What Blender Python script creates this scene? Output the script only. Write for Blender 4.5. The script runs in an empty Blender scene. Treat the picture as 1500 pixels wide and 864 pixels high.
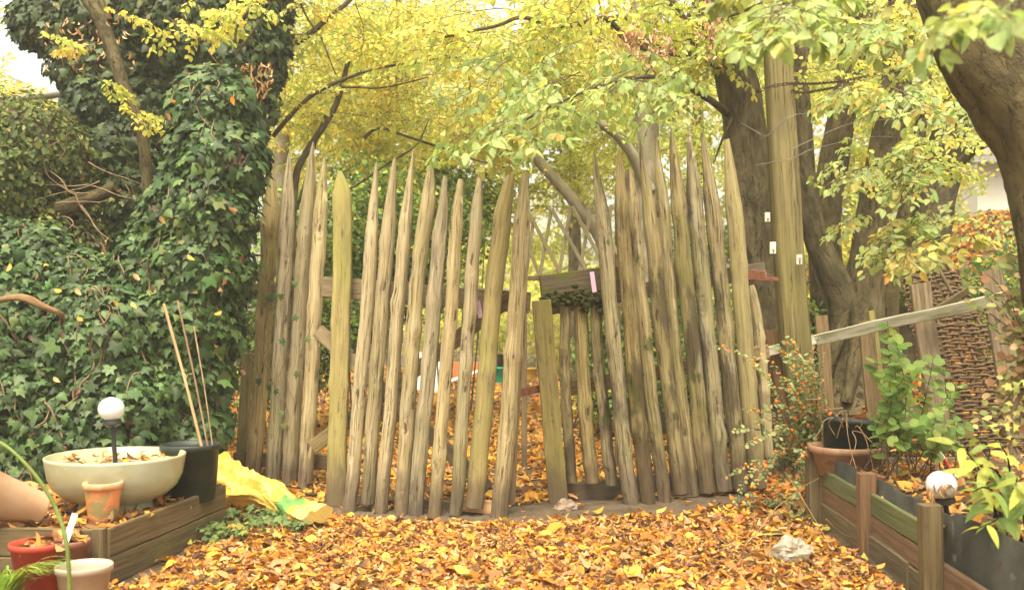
import bpy, math, random
import numpy as np
from mathutils import Vector, Matrix

# ------------------------------------------------------------------ basics
random.seed(7)
rng = np.random.default_rng(11)
F = 1458.0; H = 1.3; HY = 470.0          # focal length in photo pixels, eye height, horizon row
sc = bpy.context.scene
COL = sc.collection

def P(px, py, Y):
    return np.array([(px - 750.0) * Y / F, Y, H - (py - HY) * Y / F])

def unit(v):
    v = np.asarray(v, float)
    return v / (np.linalg.norm(v, axis=-1, keepdims=True) + 1e-9)

def sstep(x, a, b):
    t = np.clip((np.asarray(x, float) - a) / (b - a), 0, 1)
    return t * t * (3 - 2 * t)

def fnoise(x, y, k=0):
    "cheap smooth 2-D noise in about -1..1"
    x = np.asarray(x, float); y = np.asarray(y, float)
    return (np.sin(x * 1.7 + y * 2.3 + k) + np.sin(x * 3.1 - y * 1.9 + 1.3 * k + 2) + np.sin(-x * 2.2 + y * 4.1 + .7 * k + 4)
            + .5 * np.sin(x * 7.3 + y * 5.9 + k)) / 3.5

class Geo:
    def __init__(s):
        s.v = []; s.f = []; s.uv = []; s.c = []; s.n = 0; s.flat = False
    def add(s, v, faces, uv=None, col=None):
        v = np.asarray(v, float).reshape(-1, 3)
        s.v.append(v)
        s.uv.append(np.zeros((len(v), 2)) if uv is None else np.asarray(uv, float))
        c = np.ones((len(v), 3)) if col is None else np.broadcast_to(np.asarray(col, float), (len(v), 3))
        s.c.append(c)
        for f in faces:
            f = np.asarray(f, np.int64)
            if f.ndim == 1: f = f[None, :]
            s.f.append(f + s.n)
        s.n += len(v)
        return s

def build(name, g, mat=None, parent=None, smooth=True):
    me = bpy.data.meshes.new(name)
    v = np.concatenate(g.v).astype(np.float32)
    loops = np.concatenate([f.ravel() for f in g.f]).astype(np.int32)
    tot = np.concatenate([np.full(len(f), f.shape[1], np.int32) for f in g.f])
    start = np.concatenate([[0], np.cumsum(tot)[:-1]]).astype(np.int32)
    me.vertices.add(len(v)); me.vertices.foreach_set('co', v.ravel())
    me.loops.add(len(loops)); me.loops.foreach_set('vertex_index', loops)
    me.polygons.add(len(tot)); me.polygons.foreach_set('loop_start', start)
    me.polygons.foreach_set('use_smooth', np.full(len(tot), smooth and not g.flat, bool))
    uv = np.concatenate(g.uv).astype(np.float32)
    ul = me.uv_layers.new(name='UVMap'); ul.data.foreach_set('uv', uv[loops].ravel())
    c = np.concatenate(g.c)
    if not np.allclose(c, 1):
        ca = me.color_attributes.new('Col', 'FLOAT_COLOR', 'POINT')
        ca.data.foreach_set('color', np.concatenate([c, np.ones((len(c), 1))], 1).astype(np.float32).ravel())
    me.update(calc_edges=True); me.validate()
    if mat: me.materials.append(mat)
    o = bpy.data.objects.new(name, me); COL.objects.link(o)
    if parent is not None:
        o.parent = parent
        if parent.parent is None: o.matrix_parent_inverse = Matrix.Translation(-Vector(parent.location))
    return o

def tag(o, label=None, cat=None, group=None, kind=None):
    if label: o['label'] = label
    if cat: o['category'] = cat
    if group: o['group'] = group
    if kind: o['kind'] = kind
    return o

def thing(name, label, cat, loc, group=None):
    o = bpy.data.objects.new(name, None); COL.objects.link(o)
    o.empty_display_size = .1
    o.location = Vector([float(a) for a in loc])
    return tag(o, label, cat, group)

# ------------------------------------------------------------------ shapes
def catmull(pts, n):
    pts = np.asarray(pts, float)
    if len(pts) < 3: 
        t = np.linspace(0, 1, n)[:, None]; return pts[0] * (1 - t) + pts[-1] * t
    q = np.vstack([2 * pts[0] - pts[1], pts, 2 * pts[-1] - pts[-2]])
    seg = len(pts) - 1; out = []
    for u in np.linspace(0, seg, n):
        i = min(int(u), seg - 1); t = u - i
        p0, p1, p2, p3 = q[i], q[i + 1], q[i + 2], q[i + 3]
        out.append(.5 * ((2 * p1) + (-p0 + p2) * t + (2 * p0 - 5 * p1 + 4 * p2 - p3) * t * t + (-p0 + 3 * p1 - 3 * p2 + p3) * t ** 3))
    return np.array(out)

def sweep(g, pts, secs, ref=(0, 1, 0), col=None, closed=True):
    """pts n x 3; secs n x m x 2 (or m x 2): section in frame (across A, depth B); ref ~ depth direction (away from the camera)"""
    pts = np.asarray(pts, float); n = len(pts)
    secs = np.asarray(secs, float)
    if secs.ndim == 2: secs = np.broadcast_to(secs, (n,) + secs.shape)
    m = secs.shape[1]
    T = unit(np.gradient(pts, axis=0)); ref = np.asarray(ref, float)
    A = unit(np.cross(T, ref)); B = unit(np.cross(A, T)) * -1
    B = np.where((B @ ref)[:, None] < 0, -B, B)
    ring = pts[:, None, :] + secs[:, :, 0:1] * A[:, None, :] + secs[:, :, 1:2] * B[:, None, :]
    ring = np.concatenate([ring, ring[:, :1]], 1)
    L = np.concatenate([[0], np.cumsum(np.linalg.norm(np.diff(pts, axis=0), axis=1))])
    per = np.concatenate([[0], np.cumsum(np.linalg.norm(np.diff(np.vstack([secs[n // 2], secs[n // 2][:1]]), axis=0), axis=1))])
    uv = np.stack(np.broadcast_arrays(per[None, :], L[:, None]), -1).reshape(-1, 2)
    M1 = m + 1
    i = np.arange(n - 1)[:, None] * M1; j = np.arange(m)[None, :]
    fq = np.stack([i + j, i + j + 1, i + j + 1 + M1, i + j + M1], -1).reshape(-1, 4)
    base = g.n
    g.add(ring.reshape(-1, 3), [fq], uv, col)
    if closed:
        for k, rev in ((0, True), (n - 1, False)):
            vv = ring[k, :m]
            idx = np.arange(m)
            g.add(vv, [idx[::-1] if rev else idx], np.stack([vv[:, 0] * 1.0, vv[:, 1] + vv[:, 2]], -1), col)
    return g

def circ(m, start=math.pi / 2):
    a = start + np.arange(m) * 2 * math.pi / m
    return np.stack([np.cos(a), np.sin(a)], -1)

def tube(g, pts, r, m=8, n=None, ref=(0, 1, 0), rough=0, flute=0, col=None, seed=0):
    if n is None: n = max(4, len(pts) * 4)
    P_ = catmull(pts, n)
    rr = np.interp(np.linspace(0, 1, n), np.linspace(0, 1, len(np.atleast_1d(r))) if np.ndim(r) else [0, 1], r if np.ndim(r) else [r, r])
    c = circ(m)[None] * rr[:, None, None]
    if rough or flute:
        t = np.linspace(0, 1, n)[:, None] * n * .35; a = np.arange(m)[None] * 2 * math.pi / m
        k = 1 + rough * fnoise(t + seed, np.cos(a) * 2 + np.sin(a) + seed, seed) + flute * np.sin(a * 3 + t * .35 + seed) + flute * .5 * np.sin(a * 5 - t * .2 + seed * 2)
        c = c * k[:, :, None]
    T = unit(np.gradient(P_, axis=0))
    if np.abs((T @ np.asarray(ref, float))).max() > .93: ref = (0.3, 0.2, 1)
    return sweep(g, P_, c, ref, col)

def box_sec(w, t, ch=.006):
    a, b = w / 2, t / 2; c = min(ch, a * .4, b * .4)
    return np.array([[-a + c, b], [-a, b - c], [-a, -b + c], [-a + c, -b], [a - c, -b], [a, -b + c], [a, b - c], [a - c, b]])

def plank(g, p0, p1, w, t, ref=(0, 1, 0), n=10, wob=.004, ch=.005, seed=0, endcut=0, col=None):
    p0 = np.asarray(p0, float); p1 = np.asarray(p1, float); g.flat = True
    s = np.linspace(0, 1, n)[:, None]
    pts = p0 * (1 - s) + p1 * s
    L = np.linalg.norm(p1 - p0)
    sec = box_sec(w, t, ch)
    secs = np.repeat(sec[None], n, 0).copy()
    k = np.arange(n)[:, None] * L / n * 3 + seed * 3.1
    secs[:, :, 0] += wob * fnoise(k, np.sign(sec[:, 0])[None] * 3, seed)
    secs[:, :, 1] += wob * .6 * fnoise(k + 5, np.sign(sec[:, 1])[None] * 3, seed + 2)
    return sweep(g, pts, secs, ref, col)

def lathe(g, prof, c, m=40, tilt=None, wob=0, col=None):
    prof = np.asarray(prof, float); n = len(prof)
    a = np.arange(m + 1) * 2 * math.pi / m + math.pi / 2
    r = prof[:, 0][:, None] * (1 + wob * np.sin(2 * a + 1)[None])
    v = np.stack([r * np.cos(a)[None], r * np.sin(a)[None], np.broadcast_to(prof[:, 1][:, None], (n, m + 1))], -1)
    v[:, -1] = v[:, 0]
    uvl = np.concatenate([[0], np.cumsum(np.linalg.norm(np.diff(prof, axis=0), axis=1))])
    uv = np.stack(np.broadcast_arrays(a[None] * max(prof[:, 0].max(), .01), uvl[:, None]), -1)
    v = v.reshape(-1, 3)
    if tilt is not None: v = v @ np.array(tilt.to_3x3()).T
    i = np.arange(n - 1)[:, None] * (m + 1); j = np.arange(m)[None]
    f = np.stack([i + j, i + j + 1, i + j + m + 2, i + j + m + 1], -1).reshape(-1, 4)
    return g.add(v + np.asarray(c, float), [f], uv.reshape(-1, 2), col)

def segs(g, p0, p1, r0, r1, col=None):
    "many thin three-sided twigs at once"
    p0 = np.asarray(p0, float); p1 = np.asarray(p1, float); n = len(p0)
    r0 = np.broadcast_to(r0, (n,)); r1 = np.broadcast_to(r1, (n,))
    d = unit(p1 - p0); h = np.where(np.abs(d[:, 2:3]) > .9, [[1., 0, 0]], [[0, 0, 1.]])
    a = unit(np.cross(d, h)); b = np.cross(d, a)
    V = []
    for p, r in ((p0, r0), (p1, r1)):
        for k in range(3):
            t = k * 2.0944
            V.append(p + r[:, None] * (a * math.cos(t) + b * math.sin(t)))
    V = np.stack(V, 1).reshape(-1, 3)
    o = np.arange(n)[:, None] * 6
    f = np.concatenate([o + np.array([[k, (k + 1) % 3, 3 + (k + 1) % 3, 3 + k]]) for k in range(3)])
    uv = np.tile(np.array([[0, 0], [.01, 0], [.02, 0], [0, .1], [.01, .1], [.02, .1]]), (n, 1))
    c = None if col is None else np.repeat(col, 6, 0)
    return g.add(V, [f], uv, c)

def sphere(g, c, r, seg=24, rings=14, col=None, bump=0, seed=0):
    pr = [(math.sin(t) , -math.cos(t)) for t in np.linspace(0.001, math.pi - .001, rings)]
    pr = np.array(pr); n = rings; m = seg
    a = np.arange(m + 1) * 2 * math.pi / m + math.pi / 2; a[-1] = a[0]
    v = np.stack([pr[:, 0][:, None] * np.cos(a), pr[:, 0][:, None] * np.sin(a), np.broadcast_to(pr[:, 1][:, None], (n, m + 1))], -1)
    k = 1.0
    if bump: k = 1 + bump * fnoise(v[..., 0] * 3 + seed, v[..., 1] * 2 + v[..., 2] * 3, seed)[..., None]
    v = v * k * np.asarray(r, float)
    i = np.arange(n - 1)[:, None] * (m + 1); j = np.arange(m)[None]
    f = np.stack([i + j, i + j + 1, i + j + m + 2, i + j + m + 1], -1).reshape(-1, 4)
    return g.add(v.reshape(-1, 3) + np.asarray(c, float), [f], None, col)

# ------------------------------------------------------------------ leaves
def t_fan(outline, cy=.35, lift=.06, droop=.12):
    o = np.array(outline, float)
    z = -np.abs(o[:, 0]) * lift * 2 - droop * o[:, 1] ** 2
    v = np.vstack([[0, cy, lift], np.column_stack([o, z])])
    n = len(o); f = np.array([[0, 1 + i, 1 + (i + 1) % n] for i in range(n)])
    return v, [f]
_iv = [(0, .06), (.2, -.10), (.50, .02), (.34, .26), (.50, .56), (.21, .56), (0, 1.02)]
IVY = t_fan(_iv + [(-x, y) for x, y in _iv[-2:0:-1]])
_i2 = [(0, .04), (.16, -.06), (.40, .0), (.33, .20), (.36, .42), (.2, .6), (0, 1.05)]
_i3 = [(0, .08), (.25, -.12), (.58, .06), (.36, .30), (.58, .66), (.20, .60), (0, .95)]
_i4 = [(0, .02), (.2, -.02), (.42, .12), (.40, .34), (.28, .6), (.12, .85), (0, 1.0)]
IVIES = [IVY] + [t_fan(q + [(-x * k, y * m) for x, y in q[-2:0:-1]], cy=.35, lift=l, droop=d) for q, k, m, l, d in ((_i2, 1.1, .96, .1, .2), (_i3, .9, 1.05, .03, .05), (_i4, .95, 1.0, .08, .25))]
def t_oval(w=.31, fold=.10, droop=.15, curl=0.0, n=5, twist=0.0, peak=.42, rip=0):
    ys = np.linspace(0, 1, n); ws = w * np.sin(np.pi * ys ** (math.log(.5) / math.log(peak))) ** .8
    V = []
    for y, ww in zip(ys, ws):
        for s in (-1, 0, 1):
            x = s * ww; z = fold * abs(s) * (ww / w) - droop * y * y + curl * s * s * ww * (y - .3) + twist * s * ww * (y - .4)
            z += rip * math.sin(y * 9 + s) * abs(s)
            V.append((x, y, z))
    f = []
    for i in range(n - 1):
        for s in (0, 1):
            a = i * 3 + s; f.append((a, a + 1, a + 4, a + 3))
    return np.array(V, float), [np.array(f)]
OVAL = t_oval(n=6)
OVAL_LO = (np.array([[0, 0, 0], [.27, .28, .06], [.27, .68, .02], [0, 1, -.12], [-.27, .68, .02], [-.27, .28, .06]]), [np.array([[0, 1, 2, 3], [0, 3, 4, 5]])])
ROUND = t_fan([(math.sin(a) * .46, .48 - math.cos(a) * .5) for a in np.linspace(0, 2 * math.pi, 11)[:-1]], cy=.48, lift=-.05, droop=.06)
SMALL = (np.array([[0, 0, 0], [.36, .35, .05], [.3, .8, 0], [0, 1, -.05], [-.3, .8, 0], [-.36, .35, .05]]), [np.array([[0, 1, 2, 3], [0, 3, 4, 5]])])
LANCE = t_oval(w=.17, fold=.05, droop=.3, n=8, peak=.4)
LITTER = [t_oval(w=.3, fold=.16, droop=.25, curl=.5, n=5), t_oval(w=.26, fold=-.14, droop=-.3, twist=.7, n=5), t_oval(w=.33, fold=.22, droop=.05, curl=-.6, n=5, rip=.05),
          t_oval(w=.2, fold=.25, droop=.4, twist=-.9, n=5, rip=.06), t_oval(w=.34, fold=.05, droop=-.15, twist=.3, n=5, rip=.03)]

def leaves(g, tmpl, pos, d, nrm, size, col, wid=1.0):
    tv, tf = tmpl
    pos = np.asarray(pos, float); n = len(pos)
    if n == 0: return g
    d = unit(d); x = unit(np.cross(d, nrm)); z = np.cross(x, d)
    size = np.broadcast_to(size, (n,)); wid = np.broadcast_to(wid, (n,))
    V = pos[:, None] + size[:, None, None] * (tv[None, :, 0:1] * wid[:, None, None] * x[:, None] + tv[None, :, 1:2] * d[:, None] + tv[None, :, 2:3] * z[:, None])
    k = len(tv); off = (np.arange(n) * k)[:, None, None]
    faces = [(f[None] + off).reshape(-1, f.shape[1]) for f in tf]
    uv = np.tile(tv[:, :2], (n, 1))
    return g.add(V.reshape(-1, 3), faces, uv, np.repeat(col, k, 0))

def palette(n, cols, w, var=.18, r=rng):
    cols = np.asarray(cols, float); w = np.asarray(w, float); w = w / w.sum()
    c = cols[r.choice(len(cols), n, p=w)]
    c = c * (1 + var * r.standard_normal((n, 1))) * (1 + var * .35 * r.standard_normal((n, 3)))
    return np.clip(c, .008, .9)

def rdir(n, r=rng):
    return unit(r.standard_normal((n, 3)))

def spray_proto(r, twigs=9, per=7, flat=.25):
    "a flat hornbeam spray along +x, length 1: leaf positions/directions/normals and twig segments"
    pos, d, nr, s0, s1, rad = [], [], [], [], [], []
    ax = lambda t: np.array([t, .06 * math.sin(t * 5 + ph), -.22 * t * t])
    ph = r.uniform(0, 6)
    pts = [ax(t) for t in np.linspace(0, 1, 8)]
    for a, b, i in zip(pts[:-1], pts[1:], range(7)):
        s0.append(a); s1.append(b); rad.append(.006 - .0006 * i)
    def leaf(p, dr, side):
        sd = np.array([-dr[1], dr[0], 0]) * side
        dd = dr * .55 + sd * .8 + np.array([0, 0, -.35 + .3 * r.standard_normal()]) + .22 * r.standard_normal(3)
        pos.append(p); d.append(dd); nr.append(np.array([0, 0, 1]) + flat * 1.6 * r.standard_normal(3))
    for k in range(twigs):
        t = .12 + .85 * k / twigs; side = 1 if k % 2 else -1
        p = ax(t); dr = unit(np.array([.75, side * .75, -.1]) + .15 * r.standard_normal(3))
        L = .42 * (1 - t * .6) * r.uniform(.75, 1.15)
        q = p.copy(); m = max(3, int(per * (1 - t * .45)))
        for j in range(m):
            q2 = q + dr * L / m; q2[2] -= .008 * j
            s0.append(q); s1.append(q2); rad.append(.0028)
            leaf(q2, dr, 1 if j % 2 else -1); q = q2
        leaf(q, dr, .1)
    for j in range(5):
        leaf(ax(.5 + .1 * j), np.array([1., 0, 0]), 1 if j % 2 else -1)
    return np.array(pos), unit(np.array(d)), unit(np.array(nr)), np.array(s0), np.array(s1), np.array(rad)
_r0 = np.random.default_rng(5)
PROTOS = [spray_proto(_r0) for _ in range(8)]

def sprays(gl, gt, org, head, scale, leafsize, cols, w, tmpl=OVAL_LO, var=.15, r=rng, roll=.35, thick=1.0, keep=1.0):
    """org n x 3, head n x 3 (spray directions). leaves go to gl, twigs to gt"""
    n = len(org); head = unit(head)
    up = np.array([0, 0, 1.]) + roll * r.standard_normal((n, 3))
    yv = unit(np.cross(up, head)); zv = np.cross(head, yv)
    scale = np.broadcast_to(scale, (n,))
    pi = r.integers(0, len(PROTOS), n)
    for k in range(len(PROTOS)):
        sel = np.where(pi == k)[0]
        if not len(sel): continue
        p, d, nn, a, b, rad = PROTOS[k]
        R = np.stack([head[sel], yv[sel], zv[sel]], 2)          # columns
        def tr(q, sc_=True):
            o = np.einsum('sij,qj->sqi', R, q)
            if sc_: o = o * scale[sel][:, None, None] + org[sel][:, None]
            return o.reshape(-1, 3)
        PP = tr(p); DD = tr(d, False); NN = tr(nn, False)
        DD = DD + np.array([0, 0, -.25])
        m = len(PP)
        ti = np.repeat(r.random(len(sel)), len(p))
        c = palette(m, cols, w, var, r)
        c2 = palette(len(sel), cols, w, var, r).repeat(len(p), 0)
        c = c * .55 + c2 * .45
        kp = r.random(m) < keep
        leaves(gl, tmpl, PP[kp], DD[kp], NN[kp], leafsize * r.uniform(.7, 1.2, m)[kp], c[kp], r.uniform(.85, 1.15, m)[kp])
        if gt is not None:
            A_ = tr(a); B_ = tr(b)
            rr = np.tile(rad, len(sel)) * np.repeat(scale[sel], len(a)) * thick
            segs(gt, A_, B_, rr, rr * .85)

def in_ell(n, c, rad, r=rng, shell=.35):
    d = rdir(n, r); u = r.random(n)[:, None] ** (1 / 3.) * (1 - shell) + shell * r.random(n)[:, None] ** .3
    return np.asarray(c) + d * u * np.asarray(rad)

# ------------------------------------------------------------------ materials
class MB:
    def __init__(s, name):
        s.m = bpy.data.materials.new(name); s.m.use_nodes = True
        s.t = s.m.node_tree; s.t.nodes.clear()
    def n(s, typ, props=None, **inp):
        nd = s.t.nodes.new('ShaderNode' + typ)
        for k, v in (props or {}).items(): setattr(nd, k, v)
        for k, v in inp.items():
            k2 = int(k[1:]) if k[0] == 'i' and k[1:].isdigit() else k.replace('_', ' ')
            s.set(nd.inputs[k2], v)
        return nd
    def set(s, sock, v):
        if isinstance(v, bpy.types.NodeSocket): s.t.links.new(v, sock)
        elif isinstance(v, (tuple, list)) and len(v) == 3 and sock.type == 'RGBA': sock.default_value = (*v, 1)
        else: sock.default_value = v
    def mix(s, f, a, b, blend='MIX'):
        nd = s.t.nodes.new('ShaderNodeMix'); nd.data_type = 'RGBA'; nd.blend_type = blend
        s.set(nd.inputs[0], f); s.set(nd.inputs[6], a); s.set(nd.inputs[7], b); return nd.outputs[2]
    def math(s, op, a, b=0.0, clamp=False):
        nd = s.t.nodes.new('ShaderNodeMath'); nd.operation = op; nd.use_clamp = clamp
        s.set(nd.inputs[0], a); s.set(nd.inputs[1], b); return nd.outputs[0]
    def rng(s, v, a, b, lo=0.0, hi=1.0):
        nd = s.t.nodes.new('ShaderNodeMapRange'); nd.interpolation_type = 'SMOOTHSTEP'
        for k, x in zip(range(5), (v, a, b, lo, hi)): s.set(nd.inputs[k], x)
        return nd.outputs[0]
    def noise(s, vec, scale=(1, 1, 1), detail=4, rough=.6, dist=0.0):
        mp = s.n('Mapping', Vector=vec, Scale=Vector(scale))
        nz = s.n('TexNoise', Vector=mp.outputs[0], Scale=1.0, Detail=detail, Roughness=rough, Distortion=dist)
        return nz.outputs['Fac']
    def coords(s, kind='UV'):
        tc = s.n('TexCoord'); oi = s.n('ObjectInfo')
        if kind == 'UV':
            off = s.n('CombineXYZ', X=s.math('MULTIPLY', oi.outputs['Random'], 7.7), Y=s.math('MULTIPLY', oi.outputs['Random'], 31.0), Z=s.math('MULTIPLY', oi.outputs['Random'], 13.0))
            return s.n('VectorMath', {'operation': 'ADD'}, i0=tc.outputs['UV'], i1=off.outputs[0]).outputs[0]
        return s.n('NewGeometry').outputs['Position']
    def finish(s, col, rough=.8, bump=None, bstr=.3, bdist=.01, spec=.3, **kw):
        b = s.n('BsdfPrincipled', Base_Color=col, Roughness=rough)
        b.inputs['Specular IOR Level'].default_value = spec
        for k, v in kw.items(): s.set(b.inputs[k.replace('_', ' ')], v)
        if bump is not None:
            bp = s.n('Bump', Strength=bstr, Distance=bdist, Height=bump)
            s.t.links.new(bp.outputs[0], b.inputs['Normal'])
        o = s.n('OutputMaterial'); s.t.links.new(b.outputs[0], o.inputs[0])
        return s.m

def layered(name, c1, c2, scale, layers=(), rough=.85, bscale=None, bstr=.4, bdist=.006, kind='UV', mud=None, vary=.12, spec=.2, cracks=None, lo=.3, hi=.7, knots=0):
    """two-tone noise base; layers: (colour, scale, lo, hi, amount, 'UV'|'P')"""
    b = MB(name); co = b.coords(kind); ps = b.coords('P')
    n1 = b.noise(co, scale, 6, .65, .3)
    col = b.mix(b.rng(n1, lo, hi), c1, c2)
    h = n1
    for (c, s_, l_, h_, am, kd) in layers:
        nn = b.noise(co if kd == 'UV' else ps, s_, 5, .6, .2)
        f = b.math('MULTIPLY', b.rng(nn, l_, h_), am)
        col = b.mix(f, col, c)
    if cracks:
        nn = b.noise(co, cracks[0], 4, .55, .1)
        f = b.math('MULTIPLY', b.rng(b.math('ABSOLUTE', b.math('SUBTRACT', nn, .5)), cracks[1], 0.0), cracks[2])
        col = b.mix(f, col, tuple(x * .22 for x in c1))
        h = b.math('SUBTRACT', h, b.math('MULTIPLY', f, 1.2))
    if knots:
        wv = b.n('VectorMath', {'operation': 'ADD'}, i0=b.n('Mapping', Vector=co, Scale=Vector((9, 2.1, 1))).outputs[0], i1=b.n('VectorMath', {'operation': 'SCALE'}, i0=b.n('TexNoise', Vector=co, Scale=14.0).outputs['Color'], Scale=.35).outputs[0])
        vd = b.n('TexVoronoi', {'voronoi_dimensions': '2D'}, Vector=wv.outputs[0], Scale=1.0).outputs['Distance']
        col = b.mix(b.math('MULTIPLY', b.rng(vd, .24, .12), .28 * knots), col, tuple(x * .55 for x in c1))
        km = b.rng(b.noise(co, (3.1, 1.7, 1), 2), .48, .54)
        kf = b.math('MULTIPLY', b.math('MULTIPLY', b.rng(vd, .10, .06), km), knots)
        col = b.mix(kf, col, (.075, .045, .025))
        h = b.math('ADD', h, b.math('MULTIPLY', b.rng(vd, .28, .10), .9))
    if mud:
        z = b.n('SeparateXYZ', Vector=ps).outputs[2]
        zz = b.math('ADD', z, b.math('MULTIPLY', b.math('SUBTRACT', b.noise(ps, (9, 9, 5), 4), .5), mud[1]))
        col = b.mix(b.rng(zz, mud[2], mud[0], 0.0, .92), (mud[3]), col) if False else b.mix(b.rng(zz, mud[0], mud[2], 0.0, mud[4]), col, mud[3])
    if vary:
        oi = b.n('ObjectInfo')
        hs = b.n('HueSaturation', Hue=.5, Saturation=b.math('ADD', 1.0 - vary, b.math('MULTIPLY', oi.outputs['Random'], 2 * vary)),
                 Value=b.math('ADD', 1.0 - vary, b.math('MULTIPLY', b.math('FRACT', b.math('MULTIPLY', oi.outputs['Random'], 17.3)), 2 * vary)), Color=col)
        col = hs.outputs[0]
    hb = h
    if bscale:
        hb = b.math('ADD', h, b.math('MULTIPLY', b.noise(co, bscale, 5, .65), .6))
    return b.finish(col, rough, hb, bstr, bdist, spec)

def leafmat(name, trans=.45, rough=.45, spec=.35, vein=.25, tint=(1.15, 1.15, .7)):
    b = MB(name)
    at = b.n('Attribute', {'attribute_name': 'Col'}).outputs['Color']
    uv = b.n('TexCoord').outputs['UV']
    sx = b.n('SeparateXYZ', Vector=uv)
    ax = b.math('ABSOLUTE', sx.outputs[0])
    rib = b.rng(ax, 0.0, .045, 1.0, 0.0)
    st = b.math('SINE', b.math('MULTIPLY', b.math('ADD', sx.outputs[1], b.math('MULTIPLY', ax, -.7)), 55.0))
    ribs = b.math('MULTIPLY', b.rng(st, .55, 1.0), .5)
    v = b.math('MULTIPLY', b.math('MAXIMUM', rib, ribs), vein)
    nz = b.noise(b.coords('P'), (60, 60, 60), 3)
    col = b.mix(v, at, b.mix(1.0, at, (1.5, 1.5, 1.5), 'MULTIPLY'))
    col = b.mix(b.rng(nz, .35, .75, 0.0, .35), col, b.mix(1.0, at, (.6, .55, .5), 'MULTIPLY'))
    p = b.n('BsdfPrincipled', Base_Color=col, Roughness=rough)
    p.inputs['Specular IOR Level'].default_value = spec
    t = b.n('BsdfTranslucent', Color=b.mix(1.0, col, tint, 'MULTIPLY'))
    m = b.n('MixShader', i0=trans); b.t.links.new(p.outputs[0], m.inputs[1]); b.t.links.new(t.outputs[0], m.inputs[2])
    bp = b.n('Bump', Strength=.25, Distance=.003, Height=b.math('ADD', ribs, nz)); b.t.links.new(bp.outputs[0], p.inputs['Normal'])
    o = b.n('OutputMaterial'); b.t.links.new(m.outputs[0], o.inputs[0])
    return b.m

GREEN = (.17, .165, .045); MUD = (.115, .082, .055)
M = {}
M['picket'] = layered('weathered_paling', (.29, .23, .12), (.44, .355, .20), (85, 3.4, 1), layers=[
    (GREEN, (1.3, .9, 2), .48, .74, .6, 'UV'), ((.12, .085, .055), (6, 1.6, 3), .60, .72, .6, 'UV'), ((.36, .33, .26), (9, 2.5, 3), .60, .76, .6, 'UV'), ((.10, .05, .025), (16, 5, 3), .66, .71, .85, 'UV')],
    bscale=(110, 5, 1), bstr=.9, bdist=.008, mud=(.42, .45, .06, MUD, .85), cracks=((40, 1.1, 1), .012, .75), vary=.16, knots=.9)
M['picket_dark'] = layered('mossy_paling', (.195, .155, .078), (.375, .30, .16), (85, 3.4, 1), layers=[
    (GREEN, (1.3, 1.0, 2), .46, .70, .55, 'UV'), ((.06, .045, .03), (4, 1.3, 3), .50, .62, .8, 'UV'), ((.33, .30, .24), (11, 3, 3), .60, .74, .6, 'UV'), ((.06, .07, .015), (6, 4, 3), .60, .68, .8, 'UV')],
    bscale=(110, 5, 1), bstr=.9, bdist=.008, mud=(.55, .55, .08, MUD, .85), cracks=((40, 1.1, 1), .013, .8), vary=.16, knots=.9)
M['board_green'] = layered('algae_board', (.22, .18, .08), (.34, .28, .13), (50, 1.8, 1), layers=[
    ((.215, .205, .06), (1.5, .8, 2), .42, .68, .75, 'UV'), ((.11, .08, .05), (6, 2, 3), .58, .72, .6, 'UV')],
    bscale=(90, 6, 1), bstr=.5, bdist=.005, mud=(.45, .4, .05, MUD, .85), cracks=((34, 1., 1), .009, .7), vary=.08, knots=.5)
M['rail'] = layered('rough_rail', (.13, .09, .05), (.27, .195, .115), (60, 2.0, 1), layers=[
    (GREEN, (1.2, 1.2, 2), .52, .74, .7, 'UV'), ((.09, .07, .05), (5, 1.6, 3), .56, .7, .7, 'UV')], bscale=(80, 4, 1), bstr=.5, mud=(.35, .3, .05, MUD, .85), cracks=((40, 1.2, 1), .01, .7), vary=.15)
M['mossrail'] = layered('mossy_rail', (.055, .043, .028), (.14, .11, .068), (50, 2.0, 1), layers=[
    ((.10, .11, .02), (9, 5, 3), .5, .6, .85, 'UV')], bscale=(80, 4, 1), bstr=.7, vary=.05)
M['mossclump'] = layered('moss', (.028, .032, .008), (.075, .078, .018), (40, 40, 40), kind='P', bstr=1, bdist=.02, bscale=(120, 120, 120), vary=0)
M['rawwood'] = layered('raw_wood', (.5, .25, .12), (.62, .42, .24), (50, 2.4, 1), bstr=.3, vary=.05)
M['post'] = layered('gate_post_wood', (.125, .10, .045), (.25, .205, .10), (55, 1.5, 1), layers=[
    ((.155, .15, .04), (1.2, .7, 2), .40, .70, .65, 'UV'), ((.12, .10, .06), (5, 1.3, 3), .55, .72, .6, 'UV')], bscale=(80, 3, 1), bstr=.7, bdist=.008, cracks=((26, .55, 1), .012, .9), vary=.05)
M['bedplank'] = layered('bed_plank', (.075, .055, .030), (.16, .12, .066), (60, 1.6, 1), layers=[
    ((.12, .13, .05), (1.2, .9, 2), .5, .7, .7, 'UV'), ((.08, .06, .04), (6, 2, 3), .6, .72, .6, 'UV')], bscale=(90, 3, 1), bstr=.45, cracks=((34, .9, 1), .008, .6), vary=.12)
M['plank_green'] = layered('green_plank', (.075, .085, .038), (.14, .15, .065), (60, 1.6, 1), layers=[((.22, .16, .08), (4, 1, 3), .56, .72, .6, 'UV')], bscale=(90, 3, 1), bstr=.4, vary=.06)
M['plank_brown'] = layered('brown_plank', (.12, .068, .035), (.22, .13, .07), (60, 1.6, 1), layers=[((.09, .06, .04), (6, 2, 3), .55, .72, .6, 'UV')], bscale=(90, 3, 1), bstr=.4, cracks=((34, .9, 1), .008, .6), vary=.1)
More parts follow.
